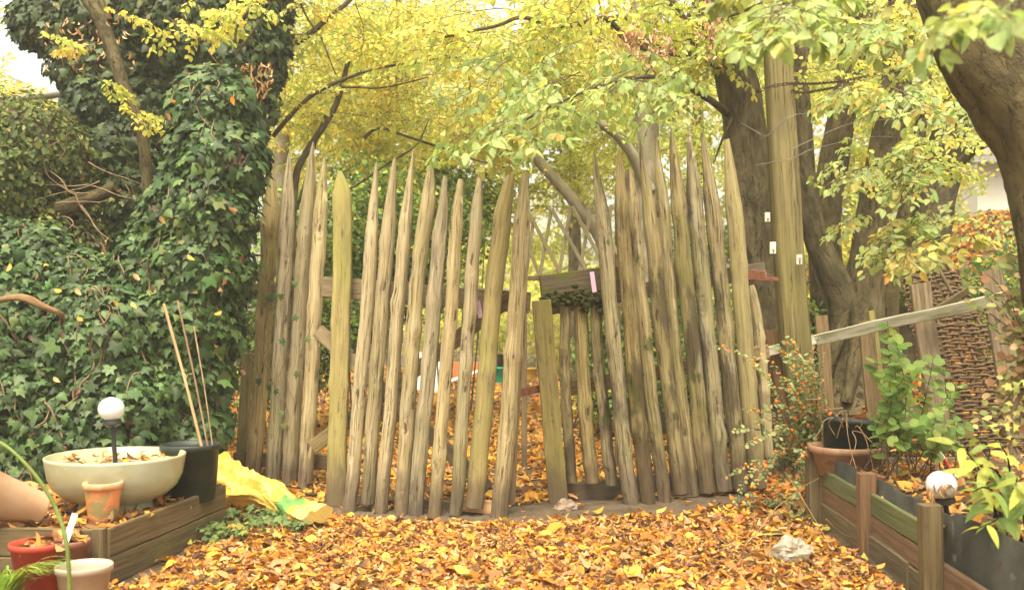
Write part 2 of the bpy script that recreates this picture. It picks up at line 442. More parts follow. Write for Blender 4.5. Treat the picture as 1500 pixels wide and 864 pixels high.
M['greyrail'] = layered('lichen_rail', (.32, .31, .23), (.56, .54, .43), (30, 3, 1), layers=[((.20, .20, .12), (9, 3, 3), .5, .66, .7, 'UV')], bscale=(80, 6, 1), bstr=.6, vary=.05)
M['bark'] = layered('hornbeam_bark', (.055, .043, .02), (.15, .12, .06), (11, 4.5, 1), layers=[
    ((.105, .10, .035), (1.4, .8, 2), .5, .75, .6, 'UV'), ((.17, .145, .095), (6, 4, 3), .6, .76, .5, 'UV'), ((.05, .04, .03), (9, 2, 3), .6, .72, .7, 'UV')],
    bscale=(34, 16, 1), bstr=1, bdist=.035, cracks=((16, 3.5, 1), .012, .5), vary=.1)
M['bark_pale'] = layered('pale_bark', (.17, .145, .10), (.30, .26, .185), (12, 5, 1), layers=[((.12, .11, .08), (6, 4, 3), .55, .7, .6, 'UV')], bscale=(30, 12, 1), bstr=.5, bdist=.01, vary=.1)
M['twig'] = layered('twig_bark', (.07, .05, .03), (.15, .11, .07), (30, 9, 1), vary=.1, bstr=.3)
M['vine'] = layered('vine_stem', (.15, .09, .05), (.28, .19, .11), (40, 9, 1), vary=.2, bstr=.3)
M['cane'] = layered('cane', (.28, .18, .09), (.40, .27, .15), (30, 6, 1), vary=.1, bstr=.2, rough=.6)
M['soil'] = layered('soil', (.045, .03, .018), (.11, .078, .048), (5, 5, 5), kind='P', layers=[((.20, .15, .10), (1.2, 1.2, 1), .5, .7, .6, 'P'), ((.25, .2, .15), (70, 70, 70), .66, .72, .6, 'P')], bscale=(60, 60, 60), bstr=1, bdist=.02, vary=0)
M['mudpath'] = layered('trodden_mud', (.075, .055, .036), (.135, .10, .068), (6, 6, 6), kind='P', layers=[((.09, .07, .05), (18, 18, 8), .56, .68, .6, 'P')], bscale=(60, 60, 60), bstr=.9, bdist=.02, vary=0)
M['ceramic'] = layered('cream_ceramic', (.30, .315, .215), (.39, .41, .30), (3, 3, 3), kind='P', layers=[((.34, .31, .17), (3.2, 3.2, 5), .46, .54, .75, 'P'), ((.26, .26, .12), (9, 9, 4), .62, .75, .5, 'P')], rough=.35, bstr=.1, spec=.5, vary=0)
M['terra'] = layered('terracotta', (.55, .34, .20), (.62, .43, .28), (6, 6, 6), kind='P', layers=[((.62, .5, .38), (5, 5, 9), .55, .7, .6, 'P')], rough=.85, bstr=.15, vary=0)
M['terra_algae'] = layered('algae_terracotta', (.55, .17, .06), (.66, .28, .12), (9, 9, 9), kind='P', rough=.8, bstr=.2, vary=0,
    layers=[((.22, .215, .09), (7, 7, 9), .46, .55, .9, 'P'), ((.50, .16, .06), (22, 22, 14), .64, .7, .6, 'P')])
M['terra_old'] = layered('dirty_terracotta', (.26, .14, .085), (.36, .21, .13), (6, 6, 6), kind='P', layers=[((.16, .11, .07), (7, 7, 12), .48, .62, .7, 'P'), ((.42, .36, .28), (11, 11, 9), .62, .74, .5, 'P')], rough=.9, bstr=.3, vary=0)
M['terra_rim'] = layered('terracotta_rim', (.58, .22, .09), (.62, .36, .2), (9, 9, 9), kind='P', layers=[((.45, .42, .25), (9, 9, 20), .5, .6, .6, 'P')], rough=.8, bstr=.2, vary=0)
M['blackplastic'] = layered('black_plastic', (.012, .017, .015), (.03, .038, .033), (5, 5, 14), kind='P', layers=[((.10, .11, .09), (14, 14, 5), .62, .8, .5, 'P')], rough=.5, bstr=.05, vary=0, spec=.4)
M['liner'] = layered('bed_liner', (.022, .022, .018), (.05, .05, .042), (5, 5, 5), kind='P', layers=[((.16, .14, .10), (9, 9, 9), .6, .75, .6, 'P')], rough=.6, bstr=.4, vary=0)
M['redplastic'] = layered('red_plastic', (.42, .04, .025), (.5, .07, .04), (6, 6, 6), kind='P', layers=[((.25, .12, .07), (9, 9, 20), .6, .75, .5, 'P')], rough=.4, bstr=.05, vary=0, spec=.4)
M['taupeplastic'] = layered('taupe_plastic', (.34, .27, .21), (.42, .34, .27), (6, 6, 6), kind='P', layers=[((.22, .18, .12), (9, 9, 20), .58, .72, .5, 'P')], rough=.5, bstr=.05, vary=0, spec=.4)
M['brownplastic'] = layered('brown_plastic', (.17, .07, .045), (.24, .11, .07), (6, 6, 6), kind='P', rough=.5, bstr=.05, vary=0)
M['rust'] = layered('rusty_iron', (.10, .035, .02), (.23, .09, .05), (25, 25, 25), kind='P', rough=.75, bstr=.4, bdist=.003, vary=0)
M['darkiron'] = layered('dark_iron', (.035, .022, .017), (.10, .05, .03), (40, 40, 40), kind='P', rough=.6, bstr=.3, bdist=.002, vary=0)
M['wire'] = layered('grey_wire', (.12, .11, .10), (.25, .22, .18), (40, 40, 40), kind='P', rough=.5, bstr=.1, vary=0)
M['black'] = layered('lamp_black', (.012, .012, .012), (.025, .025, .025), (9, 9, 9), kind='P', rough=.45, bstr=.05, vary=0, spec=.4)
M['whitewall'] = layered('white_render', (.62, .61, .57), (.72, .71, .68), (1, 1, 1), kind='P', rough=.9, bstr=.1, vary=0)
M['roof'] = layered('roof_tile', (.16, .12, .10), (.26, .2, .17), (2, 14, 2), kind='P', rough=.9, bstr=.3, vary=0)
M['gutter'] = layered('gutter', (.22, .22, .21), (.32, .32, .3), (9, 9, 9), kind='P', rough=.6, bstr=.1, vary=0)
M['windowglass'] = layered('window_glass', (.05, .06, .07), (.1, .12, .13), (2, 2, 2), kind='P', rough=.1, bstr=.0, vary=0, spec=.6)
M['boxplastic'] = layered('cream_box', (.62, .58, .46), (.72, .68, .56), (30, 30, 30), kind='P', rough=.5, bstr=.1, vary=0)
M['pink'] = layered('lilac_tape', (.58, .36, .52), (.66, .44, .6), (9, 9, 9), kind='P', rough=.6, bstr=.1, vary=0)
M['whitepl'] = layered('white_plastic', (.72, .72, .70), (.82, .82, .8), (9, 9, 9), kind='P', rough=.5, bstr=.1, vary=0)
M['orangepl'] = layered('orange_plastic', (.6, .17, .06), (.68, .24, .1), (9, 9, 9), kind='P', rough=.5, bstr=.1, vary=0)
M['tealpl'] = layered('teal_plastic', (.01, .34, .22), (.03, .42, .3), (9, 9, 9), kind='P', rough=.5, bstr=.1, vary=0)
M['yellowpl'] = layered('yellow_plastic', (.78, .46, .02), (.85, .55, .05), (9, 9, 9), kind='P', rough=.5, bstr=.1, vary=0)
M['stone'] = layered('stone', (.16, .12, .09), (.30, .22, .16), (14, 14, 14), kind='P', rough=.9, bstr=.8, bdist=.01, vary=0)
M['slat'] = layered('pale_slat', (.24, .20, .12), (.36, .31, .19), (40, 4, 1), vary=.1, bstr=.3)
M['wicker'] = layered('wattle_rod', (.07, .044, .025), (.155, .105, .06), (40, 5, 1), layers=[((.35, .3, .22), (9, 3, 3), .6, .75, .5, 'UV')], bscale=(90, 9, 1), bstr=.5, vary=.1)
M['ivyleaf'] = leafmat('ivy_leaf', .16, .48, .28, .35, (1.2, 1.3, .6))
M['leaf'] = leafmat('hornbeam_leaf', .5, .55, .25, .3)
M['farleaf'] = leafmat('distant_leaf', .62, .6, .2, 0, (1.25, 1.2, .95))
M['softleaf'] = leafmat('garden_leaf', .35, .5, .3, .3)
M['dryleaf'] = leafmat('dry_leaf', .2, .65, .2, .25, (1.1, 1.0, .8))
b = MB('globe_plastic'); 
M['globe'] = b.finish(b.mix(b.rng(b.noise(b.coords('P'), (25, 25, 25), 4), .55, .75, 0, .25), (.62, .64, .66), (.46, .44, .40)), .25, None, spec=.5, Subsurface_Weight=.3)
b = MB('clear_film')
_p = b.n('BsdfPrincipled', Base_Color=(.45, .44, .38), Roughness=.3); _t = b.n('BsdfTransparent', Color=(.93, .93, .9))
_m = b.n('MixShader', i0=.5); b.t.links.new(_t.outputs[0], _m.inputs[1]); b.t.links.new(_p.outputs[0], _m.inputs[2])
_o = b.n('OutputMaterial'); b.t.links.new(_m.outputs[0], _o.inputs[0]); M['film'] = b.m
b = MB('yellow_sack')
_uv = b.n('TexCoord').outputs['UV']; _s = b.n('SeparateXYZ', Vector=_uv)
_c = b.mix(b.rng(b.noise(_uv, (16, 9, 12), 3), .54, .60, 0, .75), (.50, .31, .045), (.38, .33, .13))
_gb = b.math('MULTIPLY', b.rng(_s.outputs[1], .64, .66), b.rng(_s.outputs[1], .80, .78))
_c = b.mix(_gb, _c, (.12, .27, .07))
_c = b.mix(b.math('MULTIPLY', b.rng(_s.outputs[1], .85, .87), .75), _c, (.52, .38, .12))
M['sack'] = b.finish(_c, .5, b.noise(_uv, (30, 30, 30), 5), .6, .01, .4)

# ================================================================== TERRAIN
def ground_z(x, y):
    x = np.asarray(x, float); y = np.asarray(y, float)
    z = .012 * fnoise(x * 1.3, y * 1.3) + .006 * fnoise(x * 5, y * 5, 2)
    z = z + sstep(x, 2.1, 3.3) * sstep(y, 7.6, 9.0) * .72
    z = z + sstep(x, 3.4, 7.5) * sstep(y, 8.5, 15) * 2.2
    z = z + sstep(y, 26, 60) * 3.0
    return z
g = Geo()
xs = np.concatenate([np.linspace(-90, -7, 24), np.linspace(-6.6, 13, 150), np.linspace(13.5, 90, 24)])
ys = np.concatenate([np.linspace(-30, 1.5, 14), np.linspace(2, 16, 150), np.linspace(16.5, 140, 50)])
X, Y = np.meshgrid(xs, ys)
V = np.stack([X, Y, ground_z(X, Y)], -1).reshape(-1, 3)
nx, ny = len(xs), len(ys)
i = np.arange(ny - 1)[:, None] * nx; j = np.arange(nx - 1)[None]
g.add(V, [np.stack([i + j, i + j + 1, i + j + nx + 1, i + j + nx], -1).reshape(-1, 4)])
tag(build('ground', g, M['soil']), kind='structure')
# bare trodden strip in the gateway
g = Geo()
n1, n2 = 60, 10
U, W = np.meshgrid(np.linspace(0, 1, n1), np.linspace(0, 1, n2))
px_ = 455 + U * 660
yc = np.interp(px_, [455, 560, 740, 830, 980, 1115], [6.95, 6.62, 6.6, 6.85, 6.98, 7.3]); hw = np.interp(px_, [455, 520, 830, 1000, 1115], [.10, .25, .42, .36, .05]) * (1 + .15 * fnoise(U * 30, W * 2))
yy = yc + (W * 2 - 1) * hw; xx = (px_ - 750) * yc / F
z = ground_z(xx, yy) + .007 * (1 - (W * 2 - 1) ** 2) * np.sin(np.pi * np.clip(U, .02, .98)) ** .3 + .004 + .004 * fnoise(xx * 9, yy * 9)
z = np.where((W < .02) | (W > .98), ground_z(xx, yy) - .01, z)
i = np.arange(n2 - 1)[:, None] * n1; j = np.arange(n1 - 1)[None]
g.add(np.stack([xx, yy, z], -1).reshape(-1, 3), [np.stack([i + j, i + j + 1, i + j + n1 + 1, i + j + n1], -1).reshape(-1, 4)])
tag(build('path', g, M['mudpath']), kind='structure')

# ================================================================== FALLEN LEAVES
LIT = [(.56, .27, .04), (.64, .37, .07), (.47, .17, .025), (.42, .225, .085), (.52, .33, .155), (.17, .085, .04), (.10, .052, .03), (.30, .14, .05), (.36, .32, .07)]
LITW = [2.8, 1.4, 2.2, 3.0, 2.2, 2.2, 1.2, 2.4, .2]
LITFAR = [5, 3.4, 2.6, 2, 1, 1.0, .5, 1.2, .2]
def litter(g, x, y, z, size, w=LITW, tilt=.46, templ=LITTER, r=rng):
    n = len(x); k = r.integers(0, len(templ), n)
    for t in range(len(templ)):
        s = k == t; m = s.sum()
        if not m: continue
        a = r.uniform(0, 2 * math.pi, m)
        d = np.stack([np.cos(a), np.sin(a), tilt * .6 * r.standard_normal(m)], -1)
        nn = np.stack([tilt * r.standard_normal(m), tilt * r.standard_normal(m), np.where(r.random(m) < .5, 1., -1.)], -1)
        leaves(g, templ[t], np.stack([x[s], y[s], z[s]], -1), d, nn, size[s] if np.ndim(size) else size * np.exp(.32 * r.standard_normal(m)).clip(.4, 1.9), palette(m, LIT, w, .16, r), r.uniform(.75, 1.3, m))
g = Geo()
def scatter(g, n, y0, y1, xl, xr, w, size, lift=.03):
    y = y0 + (y1 - y0) * rng.random(n) ; t = rng.random(n)
    a = np.interp(y, *xl); b_ = np.interp(y, *xr); x = a + (b_ - a) * t
    keep = np.ones(n, bool)
    px = 750 + x * F / y
    ycen = np.interp(px, [455, 560, 740, 830, 980, 1115], [6.95, 6.62, 6.6, 6.85, 6.98, 7.3])
    hw = np.interp(px, [430, 470, 520, 745, 840, 1000, 1115], [.05, .16, .21, .32, .42, .34, .08])
    mud = (np.abs(y - ycen + .05 * fnoise(x * 6, y * 6)) < hw) & (px > 440) & (px < 1110)
    keep &= ~(mud & (rng.random(n) < .965))
    keep &= ~((x < -1.86 + (y - 4.88) * .145) & (y > 4.82) & (y < 6.25))
    keep &= ~((x > 1.86) & (y > 4.2) & (y < 6.75))
    x = x[keep]; y = y[keep]; n = len(x)
    litter(g, x, y, ground_z(x, y) + .006 + lift * rng.random(n) ** 1.5 + .012 * np.maximum(0, fnoise(x * 4, y * 4)), size, w)
XL = ([3, 5, 7, 9], [-2.4, -2.9, -3.6, -4.6]); XR = ([3, 5, 7, 9], [2.0, 2.4, 3.0, 4.2])
scatter(g, 54000, 3.3, 6.5, ([3, 6.5], [-2.1, -2.2]), ([3, 6.5], [1.95, 2.05]), LITW, .043, .02)
scatter(g, 9000, 6.3, 9.5, ([6.3, 9.5], [-3.2, -3.9]), ([6.3, 9.5], [3.4, 4.6]), LITFAR, .066)
scatter(g, 17000, 9.0, 15, ([9, 15], [-4, -6]), ([9, 15], [4, 7.5]), LITFAR, .072, .04)
scatter(g, 15000, 14, 27, ([14, 27], [-6, -10]), ([14, 27], [8, 12]), LITFAR, .10, .05)
n = 3500; y = rng.uniform(7.2, 11, n); x = rng.uniform(.27, .75, n) * y
litter(g, x, y, ground_z(x, y) + .01 + .04 * rng.random(n), .075, LITW)
n = 9000; y = rng.uniform(8, 24, n); x = rng.uniform(.30, .62, n) * y
litter(g, x, y, ground_z(x, y) + .01 + .04 * rng.random(n), .10, LITFAR)
n = 420; y = rng.uniform(4.2, 6.3, n); x = rng.uniform(-2, 2, n); litter(g, x, y, ground_z(x, y) +   .02 + .015 * rng.random(n), .072, [3, 3, 1, .5, .5, .3, 0, .3, 1.2], tilt=.3, templ=[LITTER[4], LITTER[0]])
tag(build('fallen_leaves', g, M['dryleaf'], smooth=False), kind='stuff', label='orange and brown autumn leaves lying thick over the ground')

g = Geo(); n = 260; y = rng.uniform(4.4, 7.2, n); x = rng.uniform(-1.9, 1.95, n); a = rng.uniform(0, 6.28, n); L = rng.uniform(.04, .22, n)
q0 = np.stack([x, y, ground_z(x, y) + .035], -1); q1 = q0 + np.stack([np.cos(a) * L, np.sin(a) * L, rng.normal(size=n) * .012], -1); segs(g, q0, q1, .0022, .0012)
tag(build('fallen_twigs', g, M['twig']), kind='stuff')
# ================================================================== GATE AND PALINGS
def paling(parent, base, mid, tip, Yb, wpx, name='picket', mat='picket', tipl=.34, blunt=.1, lean=0.0, seed=0, label=None, depth=.55, Yt=None):
    r = np.random.default_rng(100 + seed)
    Yt = Yb if Yt is None else Yt
    p0 = P(*base, Yb); p2 = P(*tip, Yt)
    if mid is None: mid = ((base[0] + tip[0]) / 2 + r.normal() * 2, 480)
    tm = (base[1] - mid[1]) / (base[1] - tip[1]); p1 = P(*mid, Yb + (Yt - Yb) * tm)
    zs = np.unique(np.concatenate([np.linspace(0, 1, 34), 1 - tipl / np.linalg.norm(p2 - p0) * np.linspace(0, 1, 10) ** 1.2]))
    n = len(zs)
    def q(t):   # smooth through base, mid, tip
        a = np.interp(t, [0, tm, 1], [p0[0], p1[0], p2[0]])
        l = p0[0] + (p2[0] - p0[0]) * t
        bend = (p1[0] - (p0[0] + (p2[0] - p0[0]) * tm))
        k = np.where(t < tm, np.sin(np.clip(t / tm, 0, 1) * math.pi / 2), np.cos(np.clip((t - tm) / (1 - tm), 0, 1) * math.pi / 2))
        return l + bend * k
    pts = np.stack([q(zs), p0[1] + (p2[1] - p0[1]) * zs, p0[2] + (p2[2] - p0[2]) * zs], -1)
    L = np.linalg.norm(p2 - p0)
    w = wpx * .93 * Yb / F
    pts[:, 0] += .007 * fnoise(zs * L * 2.1, 0 * zs, seed * 1.7) + .003 * fnoise(zs * L * 7, 0 * zs, seed)
    pts[:, 1] += .012 * fnoise(zs * L * 1.4, 0 * zs + 3, seed * 2.3)
    # half-round section: round face to the camera (-depth), flat back
    if name == 'flat':
        sec = np.array([[-.5, .2], [-.5, -.14], [-.44, -.2], [-.2, -.22], [.2, -.22], [.44, -.2], [.5, -.14], [.5, .2], [.2, .22], [-.2, .22]])
    else:
        a = np.linspace(0, math.pi, 11)
        sec = np.stack([-np.cos(a) * .5, -np.sin(a) * depth], -1)
        if seed % 3: 
            rx = r.uniform(-.22, .22); q_ = np.array([[-.5, 0], [-.47, -.16], [-.40, -.30], [(rx - .40) / 2, -.47], [rx - .06, -.56], [rx + .06, -.56], [(rx + .40) / 2, -.46], [.40, -.28], [.47, -.15], [.5, 0]]); sec = q_
        sec = np.vstack([[-.47, .12], sec, [.47, .12], [.2, .15], [-.2, .15]])
    secs = np.repeat(sec[None], n, 0) * w
    ang = np.arctan2(sec[:, 1], sec[:, 0])
    # fluting and knots
    for k in range(n):
        t = zs[k] * L
        secs[k] *= (1 + .035 * fnoise(t * 3, ang * 1.5, seed) + .02 * fnoise(t * 1.2, ang * 4, seed + 9))[:, None]
    for _ in range(r.integers(3, 7)):
        kt = r.uniform(.1, L - tipl - .1); ka = r.uniform(-2.6, -.5); am = r.uniform(.10, .34)
        bump = am * np.exp(-((zs * L - kt) / .035) ** 2)[:, None] * (.35 + .65 * np.exp(-((ang - ka) / .9) ** 2))[None]
        secs *= (1 + bump)[:, :, None]
    td = np.clip((1 - zs) * L / tipl, 0, 1)
    s = blunt + (1 - blunt) * td ** r.uniform(.75, .95)
    secs[:, :, 0] *= s[:, None]; secs[:, :, 1] *= (.25 + .75 * s)[:, None]
    pts[:, 0] += lean * w * .5 * (1 - td)
    g = Geo(); sweep(g, pts, secs)
    # offset uv so that palings differ
    o = build('picket', g, M[mat], parent)
    if label: o['label'] = label
    return o

def nail(g, p, r=.006):
    sphere(g, np.asarray(p), (r, r * .6, r), 8, 5)

FENCE = thing('paling_fence', 'short run of four tall pointed palings beside the ivy, left of the gate', 'fence', (-2.05, 8.0, 0))
for k, (b_, m_, t_, Yb, w) in enumerate([((370, 693), (387, 480), (399, 237), 8.15, 25), ((400, 707), (412, 480), (424, 225), 7.9, 24), ((424, 709), (438, 480), (459, 209), 7.85, 25), ((447, 713), (460, 480), (475, 230), 7.75, 23)]):
    paling(FENCE, b_, m_, t_, Yb, w, seed=k, mat='picket', tipl=[.38, .4, .5, .42][k])
g = Geo(); plank(g, P(340, 428, 8.35), P(490, 424, 7.85), .13, .045, seed=1); build('rail', g, M['rail'], FENCE)
g = Geo(); plank(g, P(345, 672, 8.35), P(485, 676, 7.85), .12, .045, seed=2); build('rail', g, M['rail'], FENCE)
g = Geo(); plank(g, P(352, 700, 8.3), P(363, 517, 8.3), .08, .07, seed=4); o = build('stake', g, M['board_green'], FENCE)

LG = thing('picket_gate', 'left leaf of the rustic gate, ten palings, yellow-green board at its hinge side', 'gate', (-.6, 6.8, 0), 'leaves of the double gate')
paling(LG, (492, 740), (499, 480), (502, 251), 7.0, 29, name='flat', mat='board_green', tipl=.16, blunt=.12, lean=-.2, seed=20, label='flat yellow-green board with a short point')
dat = [((511, 750), (535, 480), (551, 237), 6.8, 21), ((538, 737), (557, 480), (576, 232), 6.8, 23), ((559, 750), (581, 480), (604, 218), 6.72, 21), ((588, 760), (606, 480), (632, 247), 6.65, 24),
       ((607, 759), (633, 480), (651, 258), 6.62, 24), ((636, 766), (658, 480), (674, 263), 6.58, 21), ((668, 753), (686, 480), (703, 256), 6.58, 21), ((695, 742), (719, 480), (741, 255), 6.6, 29), ((731, 762), (755, 480), (768, 255), 6.55, 27)]
for k, (b_, m_, t_, Yb, w) in enumerate(dat):
    paling(LG, b_, m_, t_, Yb, w, seed=30 + k, mat='board_green' if k == 7 else 'picket', tipl=[.5, .45, .5, .22, .4, .28, .3, .28, .32][k], blunt=[.12, .2, .1, .45, .25, .4, .3, .42, .4][k], lean=[0, .3, .2, -.2, .1, .2, 0, .5, .1][k])
def bk(px, py, Yoff=.16):     # a point on the back plane of the left leaf
    Yl = np.interp(px, [480, 560, 640, 775], [7.0, 6.75, 6.62, 6.58]) + Yoff
    return P(px, py, Yl)
g = Geo(); plank(g, bk(474, 420), bk(776, 444), .145, .04, seed=3, n=14); build('top_rail', g, M['rail'], LG)
g = Geo(); plank(g, bk(478, 736, .13), bk(700, 752, .13), .15, .04, seed=5, n=14); build('bottom_rail', g, M['rail'], LG)
g = Geo(); plank(g, bk(676, 738, .07), bk(735, 744, .07), .085, .05, seed=6); o = build('repair_block', g, M['rawwood'], LG); o['label'] = 'raw orange-brown wood block at the foot'
g = Geo(); plank(g, bk(466, 484, .12), bk(716, 716, .12), .10, .03, seed=7, n=12); build('brace', g, M['rail'], LG)
g = Geo(); plank(g, bk(458, 655, .17), bk(760, 428, .17), .10, .03, seed=8, n=12); build('brace', g, M['rail'], LG)
g = Geo(); plank(g, P(748, 738, 6.66), P(767, 400, 6.66), .055, .05, seed=9, n=12); o = build('stile', g, M['rail'], LG); o['label'] = 'thin upright board behind the last paling'

RG = thing('picket_gate', 'right leaf of the rustic gate, mossy top rail, three short palings then taller ones', 'gate', (1.0, 7.2, 0), 'leaves of the double gate')
g = Geo(); plank(g, P(818, 735, 7.12), P(793, 440, 7.0), .135, .05, seed=40, n=16, wob=.003); o = build('stile', g, M['board_green'], RG); o['label'] = 'flat-topped yellow-green board beside the opening'
dat = [((838, 706), None, (827, 444), 7.18, 17, .9), ((867, 706), None, (850, 440), 7.18, 22, .9), ((896, 710), None, (874, 446), 7.16, 19, .9)]
for k, (b_, m_, t_, Yb, w, bl) in enumerate(dat):
    paling(RG, b_, (b_[0] * .35 + t_[0] * .65 - [2, 1, 2][k], 560), t_, Yb, w, seed=50 + k, mat='picket_dark', tipl=.03, blunt=bl)
dat = [((924, 738), (897, 480), (875, 220), 7.0, 24, .5, .06), ((950, 738), (923, 480), (908, 217), 7.03, 24, .45, .1), ((974, 737), (943, 480), (923, 248), 7.12, 21, .25, .5), ((997, 722), (969, 480), (940, 206), 7.2, 24, .6, .06),
       ((1014, 725), (985, 480), (963, 200), 7.3, 23, .5, .08), ((1037, 720), (1011, 480), (985, 188), 7.3, 25, .5, .06), ((1061, 718), (1035, 480), (1009, 184), 7.38, 25, .5, .07), ((1084, 718), (1062, 480), (1031, 195), 7.45, 25, .5, .2),
       ((1110, 713), (1089, 480), (1068, 205), 7.55, 27, .5, .3)]
for k, (b_, m_, t_, Yb, w, tl, bl) in enumerate(dat):
    paling(RG, b_, m_, t_, Yb, w, seed=60 + k, mat='board_green' if k == 8 else 'picket_dark', tipl=tl, blunt=bl, lean=-.5 if k == 0 else -.2)
paling(RG, (1126, 668), None, (1098, 418), 7.75, 16, seed=72, mat='picket', tipl=.05, blunt=.8)
g = Geo(); plank(g, P(792, 420, 7.2), P(930, 404, 7.3), .165, .07, seed=41, n=12, wob=.006); o = build('top_rail', g, M['mossrail'], RG); o['label'] = 'mossy dark top rail over the short palings'
g = Geo(); plank(g, P(800, 450, 7.28), P(1120, 395, 7.75), .12, .04, seed=42, n=14); build('upper_rail', g, M['rail'], RG)
g = Geo(); plank(g, P(835, 568, 7.32), P(1125, 515, 7.75), .11, .04, seed=43, n=14); build('middle_rail', g, M['rail'], RG)
g = Geo(); plank(g, P(830, 722, 7.26), P(1120, 690, 7.75), .14, .05, seed=44, n=14); build('bottom_rail', g, M['rail'], RG)
g = Geo(); 
for k in range(170):
    px = 792 + 98 * rng.random(); py = 438 + rng.normal() * 5 + max(0, px - 835) * .6 * rng.random() ** 2
    sphere(g, P(px, py - (px - 800) * .08, 7.08 + .05 * rng.random()), (.020 * rng.uniform(.6, 1.4), .02, .014 * rng.uniform(.6, 1.6)), 8, 6, bump=.3, seed=k)
build('moss', g, M['mossclump'], RG)
for nm, pr in (('latch_bar', [(760, 575, 6.9), (792, 569, 7.1)]), ('hinge', [(1093, 402, 7.55), (1120, 405, 7.65)])):
    g = Geo(); plank(g, P(*pr[0]), P(*pr[1]), .055 if nm == 'latch_bar' else .075, .012, n=4, wob=.001)
    if nm == 'hinge': plank(g, P(1105, 408, 7.62), P(1140, 409, 7.68), .03, .016, n=4, wob=.001)
    build(nm, g, M['rust'], RG)
for px, py, Yy, hh, wd, lab in ((702, 453, 6.66, 25, 5, 'lilac tape strip hanging on the left gate rail'), (869, 413, 7.06, 30, 5, 'lilac tape strip hanging over the mossy rail')):
    g = Geo(); plank(g, P(px - 2, py - hh / 2, Yy), P(px + 2, py + hh / 2, Yy), wd * 1.3 * Yy / F, .003, n=6, wob=.001)
    tag(build('tape_strip', g, M['pink'], smooth=False), lab, 'tape', 'lilac tape strips on the gate')
g = Geo(); sphere(g, P(829, 744, 6.8), (.085, .06, .06), 14, 9, bump=.35, seed=3)
tag(build('stone', g, M['stone'], smooth=False), 'brown wedge-shaped stone under the foot of the right gate leaf', 'stone')

# gate post with chain, wires and switch boxes
GP = thing('gate_post', 'big weathered square timber post with green algae, beside the right gate leaf', 'post', (2.35, 7.9, 0))
g = Geo()
Yp = 7.9
pc = np.array([P(1137, -60, Yp), P(1139, 60, Yp), P(1150, 280, Yp), P(1163, 480, Yp), P(1180, 620, Yp), P(1190, 745, Yp)])[::-1]
n = 50; pts = catmull(pc, n)
sec = box_sec(1, .9, .09); wv = np.interp(pts[:, 2], [-.1, .5, 2.3, 4.2], [.235, .22, .205, .19])
secs = np.repeat(sec[None], n, 0) * wv[:, None, None]
secs *= (1 + .03 * fnoise(pts[:, 2][:, None] * 2, np.arctan2(sec[:, 1], sec[:, 0])[None] * 2, 5))[:, :, None]
sweep(g, pts, secs); build('shaft', g, M['post'], GP)
def postbox(px, py, w, h, dark, lab):
    g = Geo(); Yb = Yp - .16; c = P(px, py, Yb)
    plank(g, c - [0, 0, h / 2], c + [0, 0, h / 2], w, .035, n=3, wob=0, ch=.006)
    o = build('switch_box', g, M['boxplastic'])
    tag(o, lab, 'switch box', 'small boxes fixed to the gate post')
    g = Geo(); plank(g, c + [0, -.022, -h * .12], c + [0, -.022, h * .2], w * .5, .014, n=3, wob=0, ch=.003); build('cover', g, M['gutter'] if dark else M['whitepl'], o)
    g = Geo(); sphere(g, c + [0, -.02, -h * .34], (.006, .006, .006), 8, 6); build('screw', g, M['darkiron'], o)
postbox(1170.5, 380, .042, .075, True, 'small cream box in the middle of the post face, lowest of three')
postbox(1132, 363, .045, .09, False, 'small cream box on the left edge of the post, middle one of three')
postbox(1124, 318, .038, .07, False, 'small cream box on the left edge of the post, topmost of three')

def chain(path, link=.045, seed=0):
    pts = catmull(path, 400); d = np.concatenate([[0], np.cumsum(np.linalg.norm(np.diff(pts, axis=0), axis=1))])
    g = Geo(); N = int(d[-1] / (link * .8))
    for k in range(N):
        s = (k + .5) * link * .8; c = np.array([np.interp(s, d, pts[:, q]) for q in range(3)]); c2 = np.array([np.interp(s + .01, d, pts[:, q]) for q in range(3)])
        t = unit(c2 - c); u = unit(np.cross(t, [0, 0, 1])); v = np.cross(t, u)
        a_ = (0.8 if k % 2 else -0.75); u, v = u * math.cos(a_) + v * math.sin(a_), -u * math.sin(a_) + v * math.cos(a_)
        th = np.linspace(0, 2 * math.pi, 13)[:-1]
        ring = c + np.cos(th)[:, None] * t * link * .58 + np.sin(th)[:, None] * u * link * .3
        rp = np.vstack([ring, ring[:1]])
        segs(g, rp[:-1], rp[1:], .0045, .0045)
    return g
Yf = Yp - .17
g = chain([P(1108, 135, Yp), P(1114, 133, Yf), P(1130, 127, Yf), P(1156, 123, Yf), P(1190, 123, Yp + .2), P(1240, 118, 8.5), P(1330, 98, 8.8)])
tag(build('chain', g, M['darkiron']), 'rusty iron chain round the top of the gate post running right, upper strand', 'chain', 'chains on the gate post')
g = chain([P(1160, 133, Yf), P(1175, 136, Yp), P(1215, 130, 8.4), P(1265, 118, 8.7), P(1330, 104, 8.85)])
tag(build('chain', g, M['darkiron']), 'rusty iron chain sagging just under the other, lower strand', 'chain', 'chains on the gate post')
